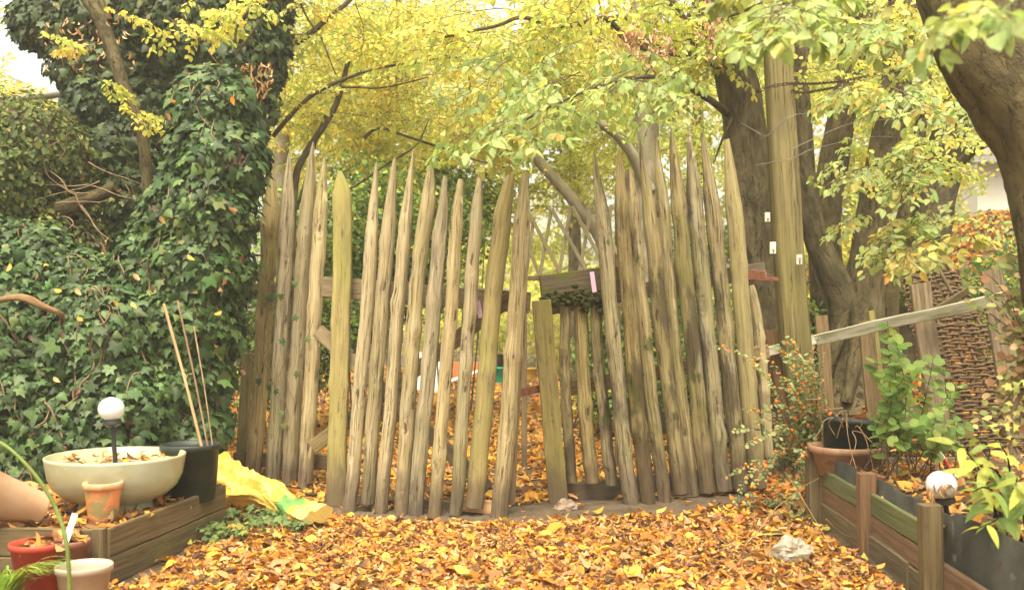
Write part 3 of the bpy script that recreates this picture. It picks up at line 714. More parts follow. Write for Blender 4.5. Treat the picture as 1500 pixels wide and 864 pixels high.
for path, lab in (([P(1108, 242, Yf), P(1130, 238, Yf), P(1160, 232, Yf), P(1200, 216, 8.2), P(1290, 200, 8.8), P(1380, 212, 9), P(1465, 208, 9)], 'thin barbed wire strung level from the gate post past the trunks'),
                  ([P(1160, 218, Yf), P(1250, 180, 8.4), P(1330, 172, 8.8), P(1375, 140, 9.)], 'thin barbed wire sagging upward to the right of the gate post'),
                  ([P(1085, 180, 8.3), P(1108, 193, 7.8), P(1120, 200, 7.75), P(1135, 190, 7.73), P(1160, 170, 7.74), P(1200, 165, 8.3)], 'thin barbed wire looped across the thick trunk to the post')):
    g = Geo(); pts = catmull(path, 60); segs(g, pts[:-1], pts[1:], .0035, .0035)
    for k in range(4, 58, 6):
        for _ in range(2):
            dd = rdir(1)[0] * .018; segs(g, [pts[k] - dd], [pts[k] + dd], .0015, .0015)
    tag(build('barbed_wire', g, M['wire']), lab, 'barbed wire', 'barbed wires by the gate post')

# trellis behind the gate opening
TR = thing('trellis', 'expanding diamond trellis of pale slats behind the gate opening', 'trellis', (.35, 8.7, 0))
for k, (a, b_) in enumerate([((778, 318), (823, 404)), ((808, 306), (866, 408)), ((838, 302), (893, 404)), ((770, 352), (792, 408)), ((868, 300), (905, 372)),
                        ((808, 306), (790, 408)), ((836, 302), (818, 404)), ((866, 304), (848, 404)), ((896, 300), (878, 400)), ((782, 318), (772, 395))]):
    g = Geo(); plank(g, P(*a, 8.7 + (.02 if k > 4 else 0)), P(*b_, 8.7 + (.02 if k > 4 else 0)), .032, .012, n=4, wob=.001); build('slat', g, M['slat'], TR)
for px in (768, 905):
    g = Geo(); plank(g, [(px - 750) * 8.75 / F, 8.75, 0], P(px, 300, 8.75), .05, .04, n=8, wob=.002); build('stake', g, M['rail'], TR)
g = Geo(); plank(g, P(766, 408, 8.72), P(908, 402, 8.72), .04, .03, n=6, wob=.002); build('rail', g, M['rail'], TR)

# ================================================================== THINGS FAR BEHIND THE GATE
def pail(px, py, Y, r, h, mat, lab, name='bucket', cat='bucket'):
    c = P(px, py, Y); c[2] = float(ground_z(c[0], c[1]))
    g = Geo(); lathe(g, [(.001, .01), (r * .8, 0), (r * .82, .01), (r, h), (r * 1.06, h), (r * 1.06, h - .02), (r * 1.02, h - .02), (r * .94, h - .01), (r * .78, .03), (.001, .03)], c, 24)
    o = tag(build(name, g, M[mat]), lab, cat, 'tubs and crates far behind the gate')
    g = Geo(); a = np.linspace(0, math.pi, 12); pts = np.stack([c[0] + r * 1.05 * np.cos(a), c[1] - r * .9 * np.sin(a), c[2] + h - .12 * np.sin(a)], -1); segs(g, pts[:-1], pts[1:], .006, .006); build('handle', g, M['wire'], o)
    return o
pail(776, 549, 22, .15, .26, 'yellowpl', 'yellow bucket on the leaves, seen through the gate opening')
pail(729, 551, 20.5, .17, .34, 'tealpl', 'teal green bucket on the leaves behind the left gate leaf')
pail(740, 546, 22.5, .2, .55, 'blackplastic', 'tall black tub behind the teal bucket', 'tub', 'tub')
c = P(684, 553, 20); g = Geo()
for s in (-1, 1): plank(g, c + [s * .27, 0, 0.0], c + [s * .27, 0, .32], .36, .02, ref=(s, 0, 0), n=3)
for s in (-1, 1): plank(g, c + [-.27, s * .17, .16], c + [.27, s * .17, .16], .3, .02, n=4)
plank(g, c + [-.27, 0, .02], c + [.27, 0, .02], .34, .02, ref=(0, 0, 1), n=3)
tag(build('crate', g, M['orangepl']), 'orange plastic crate on the leaves behind the left gate leaf', 'crate', 'tubs and crates far behind the gate')
g = Geo(); tube(g, [P(655, 560, 18.5), P(704, 543, 19)], .035, 8); tag(build('pipe', g, M['whitepl']), 'white plastic pipe lying in front of the orange crate', 'pipe')
g = Geo(); 
U, W = np.meshgrid(np.linspace(0, 1, 16), np.linspace(0, 1, 12)); c = P(632, 556, 18)
V = np.stack([c[0] - .35 + U * .7, c[1] + .25 * np.sin(U * 5) + .2 * W, .02 + .75 * W * (1 - .3 * U) + .05 * fnoise(U * 9, W * 9)], -1)
i = np.arange(11)[:, None] * 16; j = np.arange(15)[None]; f = np.stack([i + j, i + j + 1, i + j + 17, i + j + 16], -1).reshape(-1, 4)
V2 = V + [0, .02, 0]; g.add(V.reshape(-1, 3), [f]); g.add(V2.reshape(-1, 3), [f[:, ::-1]])
tag(build('plastic_sheet', g, M['whitepl']), 'white plastic sheet heaped behind the left gate leaf', 'plastic sheet')

# ================================================================== LEFT RAISED BED
BL = thing('raised_bed', 'low grey-brown plank bed holding the cream bowl planter', 'raised bed', (-1.95, 4.9, 0))
A0 = np.array([-1.985, 4.88, 0]); A1 = np.array([-1.79, 6.18, 0]); A2 = np.array([-3.3, 4.93, 0]); A3 = np.array([-3.3, 6.2, 0])
for k, (p, q, z, w, rf) in enumerate([(A0, A1, .213, .138, (1, 0, 0)), (A0 + [0, .0, 0], A1, .07, .14, (1, 0, 0)), (A0 + [-.05, 0, 0], A2, .213, .138, (0, -1, 0)), (A0 + [-.05, 0, 0], A2, .07, .14, (0, -1, 0))]):
    g = Geo(); plank(g, p + [0, 0, z], q + [0, 0, z], w, .03, ref=rf, n=14, seed=80 + k, wob=.003); build('plank', g, M['bedplank'], BL)
g = Geo(); plank(g, A1 + [-.02, .02, .15], A3 + [0, 0, .15], .27, .03, seed=85); build('plank', g, M['bedplank'], BL)
g = Geo(); plank(g, A0 + [-.03, -.02, -.02], A0 + [-.03, -.02, .288], .055, .055, n=6, seed=86); build('corner_post', g, M['bedplank'], BL)
g = Geo(); U, W = np.meshgrid(np.linspace(0, 1, 30), np.linspace(0, 1, 24)); xr = -1.995 + .2 * W; V = np.stack([-3.3 + (xr + 3.3) * U, 4.9 + 1.27 * W, .225 + .02 * fnoise(U * 9, W * 9)], -1)
i = np.arange(23)[:, None] * 30; j = np.arange(29)[None]; g.add(V.reshape(-1, 3), [np.stack([i + j, i + j + 1, i + j + 31, i + j + 30], -1).reshape(-1, 4)])
tag(build('bed_soil', g, M['soil'], BL))
g = Geo(); n = 1500; y = 4.92 + 1.22 * rng.random(n); x = -3.2 + rng.random(n) * (1.18 + .15 * (y - 4.9))
litter(g, x, y, .235 + .05 * rng.random(n) ** 1.5, .065); tag(build('bed_litter', g, M['dryleaf'], smooth=False), 'dry orange leaves covering the soil of the left plank bed', kind='stuff')

def pot(name, c, r1, r0, h, mat, lab, cat='plant pot', rim=.02, t=.008, tilt=None, rimh=.03, group=None, rimmat=None, foot=None, wob=.01):
    pr = [(.001, .004), (r0 * .93, 0), (r0, .006), (r1 * .97, h - rimh), (r1 * .97 + (r1 * .03 + rim * .5), h - rimh + .003), (r1 + rim * .5, h - .004), (r1 + rim * .35, h), (r1 - t, h), (r1 - t * 1.4, h - rimh), (r0 - t, .03), (.001, .03)]
    g = Geo()
    if rimmat:
        lathe(g, pr[:4], c, 40, tilt, wob); g2 = Geo(); lathe(g2, pr[3:], c, 40, tilt, wob)
        o = build(name, g, M[mat]); tag(o, lab, cat, group); build('rim', g2, M[rimmat], o)
    else:
        lathe(g, pr, c, 40, tilt, wob); o = build(name, g, M[mat]); tag(o, lab, cat, group)
    return o
# bowl
cb = P(170, 745, 5.55); cb[2] = .235
g = Geo(); bp = [(.001, .0), (.195, 0), (.20, .012), (.19, .055), (.2, .07), (.27, .10), (.325, .15), (.352, .21), (.362, .27), (.368, .305), (.370, .318), (.362, .322), (.352, .318), (.345, .28), (.001, .275)]
lathe(g, bp, cb, 64, None, .006)
tag(build('bowl_planter', g, M['ceramic']), 'wide cream glazed bowl on a foot, standing in the left plank bed', 'planter')
g = Geo(); n = 80; a = rng.random(n) * 6.28; rr = .32 * np.sqrt(rng.random(n)); litter(g, cb[0] + rr * np.cos(a), cb[1] + rr * np.sin(a), cb[2] + .282 + .02 * rng.random(n), .045, tilt=.3); tag(build('bowl_litter', g, M['dryleaf'], smooth=False), 'dry leaves filling the top of the cream bowl', kind='stuff')
def globe_lamp(top, r, foot, lab):
    o = thing('garden_lamp', lab, 'lamp', foot, 'globe garden lamps')
    g = Geo(); sphere(g, top, (r, r, r * .95), 32, 20); build('lamp_shade', g, M['globe'], o)
    d = unit(np.asarray(foot) - np.asarray(top)); s = top + d * r * .86
    g = Geo(); tube(g, [s, s + d * .022], [.045, .05], 16, 4); tube(g, [s + d * .024, s + d * .04], [.05, .02], 16, 4); build('collar', g, M['black'], o)
    g = Geo(); tube(g, [s + d * .03, foot], .0125, 10, 6); build('stem', g, M['black'], o)
globe_lamp(P(163, 599, 5.5), .070, [*P(171, 700, 5.5)[:2], .42], 'round white globe lamp on a black stem standing in the cream bowl')
pot('plant_pot', np.array([*P(279, 718, 5.93)[:2], .235]), .168, .143, .335, 'blackplastic', 'large black plastic pot at the corner of the left plank bed', rim=.012, rimh=.035)
pot('plant_pot', np.array([*P(151, 765, 5.19)[:2], .24]), .092, .07, .222, 'terra_algae', 'small orange clay pot green with algae, in front of the bowl', rim=.016, rimh=.035, rimmat='terra_rim')
tl = Matrix.Rotation(math.radians(-72), 4, 'Y') @ Matrix.Identity(4)
ax = unit(P(8, 731, 4.95) - P(66, 746, 5.06)); q = Vector((0, 0, 1)).rotation_difference(Vector(ax)).to_matrix()
pot('plant_pot', P(64, 745, 5.06), .135, .075, .36, 'terra', 'pale terracotta pot tipped on its side on the left plank bed', rim=.02, rimh=.05, tilt=q)
pot('plant_pot', np.array([*P(57, 850, 4.72)[:2], 0.01]), .125, .095, .245, 'redplastic', 'red plastic pot of dead leaves below the left plank bed', rim=.012, rimh=.03)
pot('plant_pot', np.array([*P(123, 850, 4.5)[:2], 0.0]), .118, .085, .2, 'taupeplastic', 'empty taupe plastic pot below the left plank bed corner', rim=.012, rimh=.03)
pot('plant_pot', np.array([*P(103, 826, 4.74)[:2], 0.02]), .085, .06, .24, 'brownplastic', 'small brown pot squeezed between the red and taupe pots', rim=.01)
g = Geo()
for cx, cy, cz, rr_, nn in ((*P(57, 850, 4.72)[:2], .22, .10, 60), (*P(123, 850, 4.5)[:2], .05, .07, 14), (*P(103, 826, 4.74)[:2], .25, .07, 22)):
    a = rng.random(nn) * 6.28; rr = rr_ * np.sqrt(rng.random(nn)); litter(g, cx + rr * np.cos(a), cy + rr * np.sin(a), cz + .03 * rng.random(nn), .055)
tag(build('pot_litter', g, M['dryleaf'], smooth=False), 'dry leaves lying in the pots below the left bed', kind='stuff')
for a, b_, r, lab in ((P(304, 690, 5.93), P(240, 445, 6.15), .0095, 'thick straight cane standing in the black pot, leaning left'), (P(311, 690, 5.95), P(260, 440, 6.2), .0065, 'thin reddish cane standing in the black pot beside the thick one'), (P(316, 690, 5.98), P(284, 478, 6.25), .0045, 'shortest thin cane standing in the black pot')):
    g = Geo(); tube(g, [a, (a + b_) / 2 + [.008, 0, 0], b_], r, 7, 14, rough=.12, seed=r * 1000)
    tag(build('cane', g, M['cane'] if r > .008 else M['vine']), lab, 'cane', 'canes in the black pot')
g = Geo(); plank(g, P(94, 800, 4.66), P(110, 752, 4.7), .028, .002, n=4, wob=0); tag(build('plant_label', g, M['whitepl']), 'blank white plant label stuck in the brown pot', 'plant label')
g = Geo(); lathe(g, [(.001, 0), (.055, 0), (.058, .09), (.052, .09), (.05, .01)], [*P(340, 752, 6.25)[:2], 0.0], 24); tag(build('tin', g, M['rust']), 'small rusty tin beside the end of the left plank bed', 'tin')

# yellow sack: a flattened, folded double sheet
g = Geo()
pc = np.array([P(312, 672, 6.85), P(345, 700, 6.65), P(380, 722, 6.5), P(415, 735, 6.35), P(440, 740, 6.2), P(466, 744, 6.12)])
n, m = 120, 56; pts = catmull(pc, n); tt = np.linspace(0, 1, n); pts[:, 2] = np.interp(tt, [0, .3, .6, .8, .92, 1], [.27, .20, .13, .12, .125, .11])
t = tt[:, None]; a = np.arange(m)[None] * 2 * math.pi / m
def ridge(x, y, k): return 1 - 2 * np.abs(np.sin(x + 1.7 * np.sin(y + k) + k)) 
wv = np.interp(t, [0, .25, .55, .72, .8, .9, 1], [.13, .14, .11, .09, .10, .13, .14]); hv = np.interp(t, [0, .25, .55, .72, .85, 1], [.12, .10, .075, .08, .075, .055])
cr = 1 + .13 * ridge(t * 6, np.cos(a) * 2, 1) + .10 * ridge(t * 3.5 + np.sin(a) * 2.5, a * 1, 4) + .05 * ridge(t * 14, np.sin(a) * 3 + t * 5, 2) + .025 * fnoise(t * 60, np.cos(a) * 9, 3)
sx_ = np.sign(np.cos(a)) * np.abs(np.cos(a)) ** .8 * wv * cr; sy_ = np.sin(a) * hv * (cr + .28 * ridge(np.cos(a) * 3.5 + t * 4, t * 6, 5) + .12 * ridge(np.cos(a) * 8 - t * 9, t * 13, 2))
pts[:, 2] += .02 * ridge(tt * 9, tt * 3, 1)
sweep(g, pts, np.stack([sx_, sy_], -1), ref=(0, 0, 1))
g.uv[0] = np.stack([np.repeat(np.linspace(0, 1, m + 1)[None], n, 0), np.repeat(np.linspace(0, 1, n)[:, None], m + 1, 1)], -1).reshape(-1, 2)
g.v = [np.concatenate([v[:, :2], np.maximum(v[:, 2:3], .01)], 1) for v in g.v]
tag(build('plastic_sack', g, M['sack'], smooth=False), 'crumpled empty yellow sack with a green band, lying by the fence foot', 'sack')

# ================================================================== RIGHT RAISED BED
BR = thing('raised_bed', 'long bed of green and brown planks on square posts, black lining inside', 'raised bed', (1.95, 5.0, 0))
def bx(y): return np.interp(y, [3.0, 4.5, 5.5, 6.6], [1.87, 1.93, 1.985, 2.03])
def bp_(y, z, off=0): return np.array([bx(y) + off, y, z])
for k, (y0, y1, z, w, mt, off) in enumerate([(6.5, 5.52, .285, .105, 'plank_green', 0), (6.5, 5.52, .175, .105, 'plank_brown', .002), (6.5, 5.5, .055, .14, 'bedplank', -.012),
                                       (5.5, 4.55, .295, .115, 'plank_green', 0), (5.5, 4.52, .175, .115, 'plank_brown', .002), (5.5, 4.85, .06, .13, 'bedplank', -.012), (4.85, 4.5, .05, .12, 'bedplank', -.004),
                                       (4.46, 3.0, .16, .12, 'plank_brown', 0), (4.46, 3.0, .045, .10, 'bedplank', .002)]):
    g = Geo(); plank(g, bp_(y0, z, off), bp_(y1, z, off), w, .028, ref=(-1, 0, 0), n=12, seed=90 + k, wob=.003); build('plank', g, M[mt], BR)
for k, (px, y, ht, wpx, mt) in enumerate([(1197, 6.5, .45, 27, 'bedplank'), (1272, 5.5, .46, 25, 'plank_brown'), (1365, 4.45, .48, 29, 'bedplank')]):
    w = wpx * y / F; X0 = (px - 750) * y / F
    g = Geo(); plank(g, [X0, y, -.03], [X0 - .01, y, ht], w, w * .9, n=8, seed=100 + k, ch=.008); build('post', g, M[mt], BR)
g = Geo(); n = 40; yy = np.linspace(6.5, 3.0, n); top = .43 + .012 * fnoise(yy * 5, yy * 0) + .03 * (yy < 4.4)
U = np.arange(n); 
V = np.stack([np.stack([bx(yy) + .022, yy, yy * 0], -1), np.stack([bx(yy) + .022 + .006 * fnoise(yy * 9, yy * 0, 4), yy, top], -1), np.stack([bx(yy) + .034, yy, top], -1), np.stack([bx(yy) + .034, yy, yy * 0], -1)], 1)
f = np.concatenate([np.array([[4 * k + j, 4 * k + j + 1, 4 * k + j + 5, 4 * k + j + 4] for j in range(3)]) for k in range(n - 1)])
g.add(V.reshape(-1, 3), [f]); build('lining', g, M['liner'], BR)
g = Geo(); U, W = np.meshgrid(np.linspace(0, 1, 24), np.linspace(0, 1, 40)); yv = 3.0 + 3.75 * W; V = np.stack([bx(yv) + .03 + U * 2.4, yv, .33 + .03 * fnoise(U * 9, W * 12)], -1)
i = np.arange(39)[:, None] * 24; j = np.arange(23)[None]; g.add(V.reshape(-1, 3), [np.stack([i + j, i + j + 1, i + j + 25, i + j + 24], -1).reshape(-1, 4)]); build('bed_soil', g, M['soil'], BR)
g = Geo(); plank(g, [bx(6.6), 6.72, .2], [4.4, 6.72, .2], .36, .03, seed=108); build('plank', g, M['bedplank'], BR)
g = Geo(); n = 2000; y = 3.1 + 3.5 * rng.random(n); x = bx(y) + .06 + rng.random(n) * 1.7
litter(g, x, y, .35 + .04 * rng.random(n), .06); tag(build('bed_litter', g, M['dryleaf'], smooth=False), 'brown leaves covering the soil of the right plank bed', kind='stuff')
globe_lamp(P(1379, 710, 4.62), .069, [*P(1392, 800, 4.64)[:2], .33], 'round white globe lamp in the right plank bed with dead leaves stuck on')
g = Geo(); n = 14; a = rng.uniform(-2.9, -1.2, n); h = rng.uniform(-.5, .35, n); c = P(1379, 710, 4.62)
pp = c + .073 * np.stack([np.cos(a) * np.cos(h), np.sin(a) * np.cos(h), np.sin(h)], -1)
leaves(g, LITTER[3], pp, np.tile([0, 0, -1.], (n, 1)) + .3 * rng.standard_normal((n, 3)), unit(pp - c), .05, palette(n, [(.6, .38, .18)], [1]), .5); tag(build('stuck_leaves', g, M['dryleaf']), 'withered tan leaves clinging to the right globe lamp', kind='stuff')
pot('plant_pot', np.array([*P(1240, 700, 6.42)[:2], .30]), .225, .17, .2, 'terra_old', 'wide terracotta pot at the far end of the right bed', rim=.03, rimh=.045)
pot('plant_pot', np.array([*P(1243, 690, 6.5)[:2], .40]), .19, .16, .26, 'blackplastic', 'black plastic pot standing inside the wide terracotta pot', rim=.012, tilt=Matrix.Rotation(math.radians(7), 3, 'Y'))
g = Geo(); plank(g, P(1285, 630, 7.0), P(1425, 633, 6.9), .085, .04, seed=110, n=10); plank(g, P(1292, 640, 7.05), P(1292, 700, 7.05), .08, .05, n=4)
tag(build('low_rail', g, M['rail']), 'short weathered rail low behind the right plank bed', 'rail')
g = Geo()
a0, a1 = P(1345, 612, 6.1), P(1400, 700, 6.0)
tube(g, [a0, a1], .012, 8, 4); o = tag(build('marker_stake', g, M['redplastic']), 'thin red and white striped stake in the right plank bed', 'stake')
for t in (.2, .55, .85):
    g = Geo(); q0 = a0 + (a1 - a0) * t; q1 = a0 + (a1 - a0) * (t + .13); tube(g, [q0, q1], .0128, 8, 3); build('stripe', g, M['whitepl'], o)

# crumpled clear bag
g = Geo(); sphere(g, [0, 0, 0], (1, 1, 1), 26, 16); v = g.v[0]; k = 1 + .35 * fnoise(v[:, 0] * 2.3 + 1, v[:, 1] * 2 + v[:, 2] * 2, 2) + .15 * fnoise(v[:, 0] * 8, v[:, 2] * 8 + v[:, 1] * 5, 5)
c = P(1160, 824, 5.3); g.v[0] = v * k[:, None] * [.10, .09, .07] + [c[0], 5.3, .075]
tag(build('plastic_bag', g, M['film'], smooth=False), 'crumpled clear plastic bag on the leaves beside the right bed', 'plastic bag')

# ================================================================== RAIL FENCE AND HURDLE, RIGHT
RF = thing('rail_fence', 'slanting lichened rail on leaning stakes, right of the gate post', 'fence', (3.2, 7.4, .0))
g = Geo(); plank(g, P(1113, 517, 7.95), P(1205, 495, 8.05), .075, .035, seed=120, n=8); build('rail', g, M['greyrail'], RF)
g = Geo(); plank(g, P(1196, 497, 7.4), P(1500, 430, 6.3), .078, .04, seed=121, n=16, wob=.006); build('rail', g, M['greyrail'], RF)
for k, (a, b_, Y, w, mt) in enumerate([((1203, 462), (1212, 600), 7.6, 18, 'rail'), ((1268, 470), (1284, 640), 7.5, 22, 'rail'), ((1276, 455), (1290, 560), 7.52, 9, 'board_green'), ((1347, 415), (1378, 640), 7.2, 30, 'rail'), ((1452, 395), (1490, 640), 6.7, 33, 'rail'), ((1320, 520), (1330, 660), 7.4, 14, 'rail')]):
    g = Geo(); plank(g, P(*b_, Y), P(*a, Y), w * Y / F, .035, seed=130 + k, n=10, wob=.005); build('stake', g, M[mt], RF)
g = Geo(); plank(g, P(1168, 640, 8.05), P(1133, 483, 8.05), .17, .03, seed=140, n=8, wob=.012); tag(build('broken_board', g, M['plank_brown']), 'splintered reddish board leaning behind the gate post', 'board')
g = Geo(); plank(g, P(1360, 462, 7.1), P(1418, 425, 7.0), .05, .03, seed=141, n=6, wob=.006); tag(build('broken_board', g, M['bedplank']), 'short dark broken board propped over the slanting rail', 'board')
WH = thing('wattle_hurdle', 'woven wattle hurdle leaning behind the rail fence', 'hurdle', (3.2, 7.8, .2))
c00 = P(1318, 388, 7.9); c10 = P(1392, 392, 7.9); c01 = P(1395, 665, 7.4); c11 = P(1540, 655, 7.2)
def hp(u, v): return (c00 * (1 - u) + c10 * u) * (1 - v) + (c01 * (1 - u) + c11 * u) * v
nrm = unit(np.cross(c10 - c00, c01 - c00)); nrm = nrm if nrm[1] < 0 else -nrm
us = np.linspace(.03, .97, 7)
for u in us:
    g = Geo(); tube(g, [hp(u, -.06 + rng.normal() * .03), hp(u, .5), hp(u, 1.02)], .013, 7, 14, rough=.15, seed=u * 9); build('upright', g, M['wicker'], WH)
g = Geo()
for k in range(74):
    v = .02 + .96 * k / 73 + rng.normal() * .003; uu = np.linspace(-.05 - .05 * rng.random(), 1.03 + .06 * rng.random(), 40)
    off = np.cos((uu - us[0]) / (us[1] - us[0]) * math.pi) * (1 if k % 2 else -1) * .019
    pts = np.array([hp(a, v + .004 * math.sin(a * 9 + k)) for a in uu]) + off[:, None] * nrm
    if rng.random() < .12: pts = pts[:int(40 * rng.uniform(.4, .8))]
    tube(g, pts, .0092 * rng.uniform(.8, 1.35), 6, len(pts) * 1, rough=.1, seed=k)
build('weave', g, M['wicker'], WH)
g = Geo()
for k in range(7):
    a = hp(.1 + .14 * k, .03); segs(g, [a], [a + np.array([rng.normal() * .05 - .03, -.03, .1 + .12 * rng.random()])], .008, .006)
tube(g, [P(1340, 400, 7.7), P(1360, 415, 7.6), P(1385, 422, 7.6)], .004, 5, 12)
tube(g, [P(1372, 388, 7.5), P(1395, 430, 7.4)], .014, 6, 6)
build('loose_rods', g, M['wicker'], WH)

HAZE = 0.0042

# ================================================================== IVY
IVC = [(.038, .078, .020), (.058, .104, .028), (.026, .052, .015), (.092, .145, .044), (.15, .18, .05), (.12, .04, .025)]
IVW = [4, 4, 3, 2, .6, .12]
def blobs_world(bl):
    c = np.array([P(b_[0], b_[1], b_[2]) for b_ in bl]); r = np.array([b_[3] * b_[2] / F for b_ in bl]); return c, r
def blob_points(c, r, n, depth=(1.06, .78), front=True):
    w = r ** 2 / (r ** 2).sum(); out_p, out_n = [], []
    k = rng.choice(len(c), n * 3, p=w); d = rdir(n * 3)
    lump = 1 + .09 * fnoise(d[:, 0] * 5 + k, d[:, 2] * 5 + d[:, 1] * 3, 3) + .05 * fnoise(d[:, 0] * 12 + k, d[:, 2] * 12, 6)
    s = rng.uniform(depth[1], depth[0], n * 3) * lump
    p = c[k] + d * (r[k] * s)[:, None]
    if front: ok = d[:, 1] < .45
    else: ok = np.ones(len(p), bool)
    for i in range(len(c)):
        ok &= ~((np.linalg.norm(p - c[i], axis=1) < r[i] * .80) & (k != i))
    ok &= p[:, 2] > .02
    p = p[ok][:n]; d = d[ok][:n]
    return p, d
def ivy(name, label, cat, bl, n, size, loc, cols=IVC, w=IVW, tmpl=IVY, mat='ivyleaf', core=True, vines=14, front=True, group=None, leafname='leaves', corecol='vine'):
    o = thing(name, label, cat, loc, group)
    c, r = blobs_world(bl); g = Geo()
    p, d = blob_points(c, r, n, front=front); m = len(p)
    nn = d * .75 + np.array([0, -.15, .35]) + .33 * rng.standard_normal((m, 3))
    dd = np.array([0, 0, -1.]) + d * .25 + .55 * rng.standard_normal((m, 3)); dd = dd - (dd * unit(nn)).sum(1)[:, None] * unit(nn)
    cl = palette(m, cols, w, .2); var = 1 + .25 * fnoise(p[:, 0] * 3, p[:, 2] * 3, 2); cl = cl * var[:, None]
    ti = rng.integers(0, 4, m) if tmpl is IVY else np.zeros(m, int); T_ = IVIES if tmpl is IVY else [tmpl]; cl = np.clip(cl, .01, .8)
    for q in range(len(T_)):
        e = ti == q; me_ = int(e.sum())
        leaves(g, T_[q], p[e], dd[e], nn[e], size * np.exp(.34 * rng.standard_normal(me_)).clip(.4, 1.9), cl[e], rng.uniform(.8, 1.2, me_))
    build(leafname, g, M[mat], o)
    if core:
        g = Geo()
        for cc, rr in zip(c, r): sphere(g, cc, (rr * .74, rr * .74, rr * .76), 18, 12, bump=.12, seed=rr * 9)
        build('light_block_core', g, M['soil'], o)  # mostly hidden solid blobs, added inside the leaves to block light
    if vines:
        g = Geo()
        for k in range(vines):
            i = rng.integers(0, len(c)); dd0 = unit(np.array([rng.normal() * .6, -1, rng.normal() * .3])); a = c[i] + dd0 * r[i] * 1.0
            st = [a]; q = a.copy(); hd = unit(np.array([rng.normal() * .4, -.05, 1.]))
            for _ in range(6): 
                q = q + hd * .11 + rng.normal(size=3) * .03; 
                j = np.argmin(np.linalg.norm(c - q, axis=1)); q = c[j] + unit(q - c[j]) * r[j] * rng.uniform(.95, 1.06); st.append(q)
            tube(g, st, rng.uniform(.0025, .007), 5, 20)
        build('stems', g, M['vine'], o)
    return o
ivy('ivy_column', 'dark green ivy column beside the paling fence, smothering a stump', 'ivy',
    [(312, 160, 7.5, 62), (318, 235, 7.5, 72), (332, 200, 7.6, 50), (300, 310, 7.5, 76), (288, 390, 7.5, 80), (274, 470, 7.5, 78), (274, 550, 7.5, 66), (288, 620, 7.5, 50), (235, 400, 7.6, 70), (250, 330, 7.6, 50), (220, 480, 7.5, 70), (225, 570, 7.5, 80), (240, 640, 7.4, 60)], 12000, .065, (-2.3, 7.5, 0), vines=46)
ivy('ivy_hedge', 'sprawling ivy hedge behind the cream bowl', 'hedge',
    [(150, 500, 7.3, 90), (170, 600, 7.2, 90), (95, 640, 7.1, 90), (80, 540, 7.3, 95), (10, 600, 7.1, 110), (10, 490, 7.3, 100), (45, 410, 7.5, 85), (-30, 400, 7.4, 90), (110, 430, 7.5, 66), (-60, 560, 7., 120), (160, 680, 7.0, 60), (40, 700, 6.9, 60), (-90, 470, 7.2, 110)], 12500, .06, (-3.6, 7.3, 0), vines=50,
    cols=[(.042, .080, .024), (.066, .114, .036), (.028, .055, .017), (.11, .165, .06), (.13, .045, .03)], w=[4, 4, 3, 2, .12])
ivy('ivy_tree', 'tall tree wholly wrapped in dark ivy, behind the ivy column', 'tree',
    [(345, 80, 9, 75), (365, 10, 9, 62), (300, 40, 9, 85), (340, 150, 9, 66), (372, 120, 9, 40), (250, 20, 9.1, 75), (255, 100, 9.3, 66), (380, -60, 9, 70), (300, -60, 9, 90), (215, -20, 9.1, 60), (200, 60, 9.3, 56), (225, 160, 9.2, 55), (150, 20, 9.2, 62), (100, 30, 9.2, 54), (120, 95, 9.2, 48), (150, 150, 9.2, 55), (180, 230, 9, 58), (205, 290, 9, 58), (60, 30, 9.3, 45), (160, 95, 9.2, 50), (220, 350, 9, 55), (390, 60, 9.1, 36)],
    15000, .062, (-2.9, 9.1, 0), vines=26, cols=[(.034, .058, .017), (.048, .078, .025), (.025, .042, .014), (.075, .105, .034), (.16, .17, .04)], w=[4, 4, 3, 2, .5])
ivy('garden_bush', 'olive green bush with tangled brown twigs, far left', 'bush',
    [(40, 220, 8.6, 80), (-20, 260, 8.4, 90), (100, 240, 8.7, 55), (30, 300, 8.5, 60), (-60, 200, 8.6, 90), (110, 300, 8.8, 45), (150, 260, 8.9, 40), (60, 350, 8.4, 45), (130, 350, 8.6, 30)], 11000, .042, (-4.4, 8.5, 0), vines=0, tmpl=OVAL_LO, mat='softleaf',
    cols=[(.085, .12, .026), (.13, .165, .035), (.05, .08, .02), (.2, .18, .045)], w=[4, 3, 3, 1.5], corecol='twig')
o = bpy.data.objects['garden_bush']
g = Geo()
for k in range(24):
    a = P(rng.uniform(-30, 150), rng.uniform(230, 345), 8.35); hd = unit(np.array([rng.normal(), -.1, rng.normal() * .35 + .1])); q = [a]
    for _ in range(4): hd = unit(hd + .4 * rng.standard_normal(3) * [1, .2, .6]); q.append(q[-1] + hd * .13)
    tube(g, q, [.006, .002], 4, 10)
for k in range(10):
    a = P(20 + k * 8, 470, 8.6); tube(g, [a, a + [rng.normal() * .2, -.1, .6], a + [rng.normal() * .5, -.2, 1.1]], [.02, .008], 6, 12)
build('branches', g, M['vine'], o)
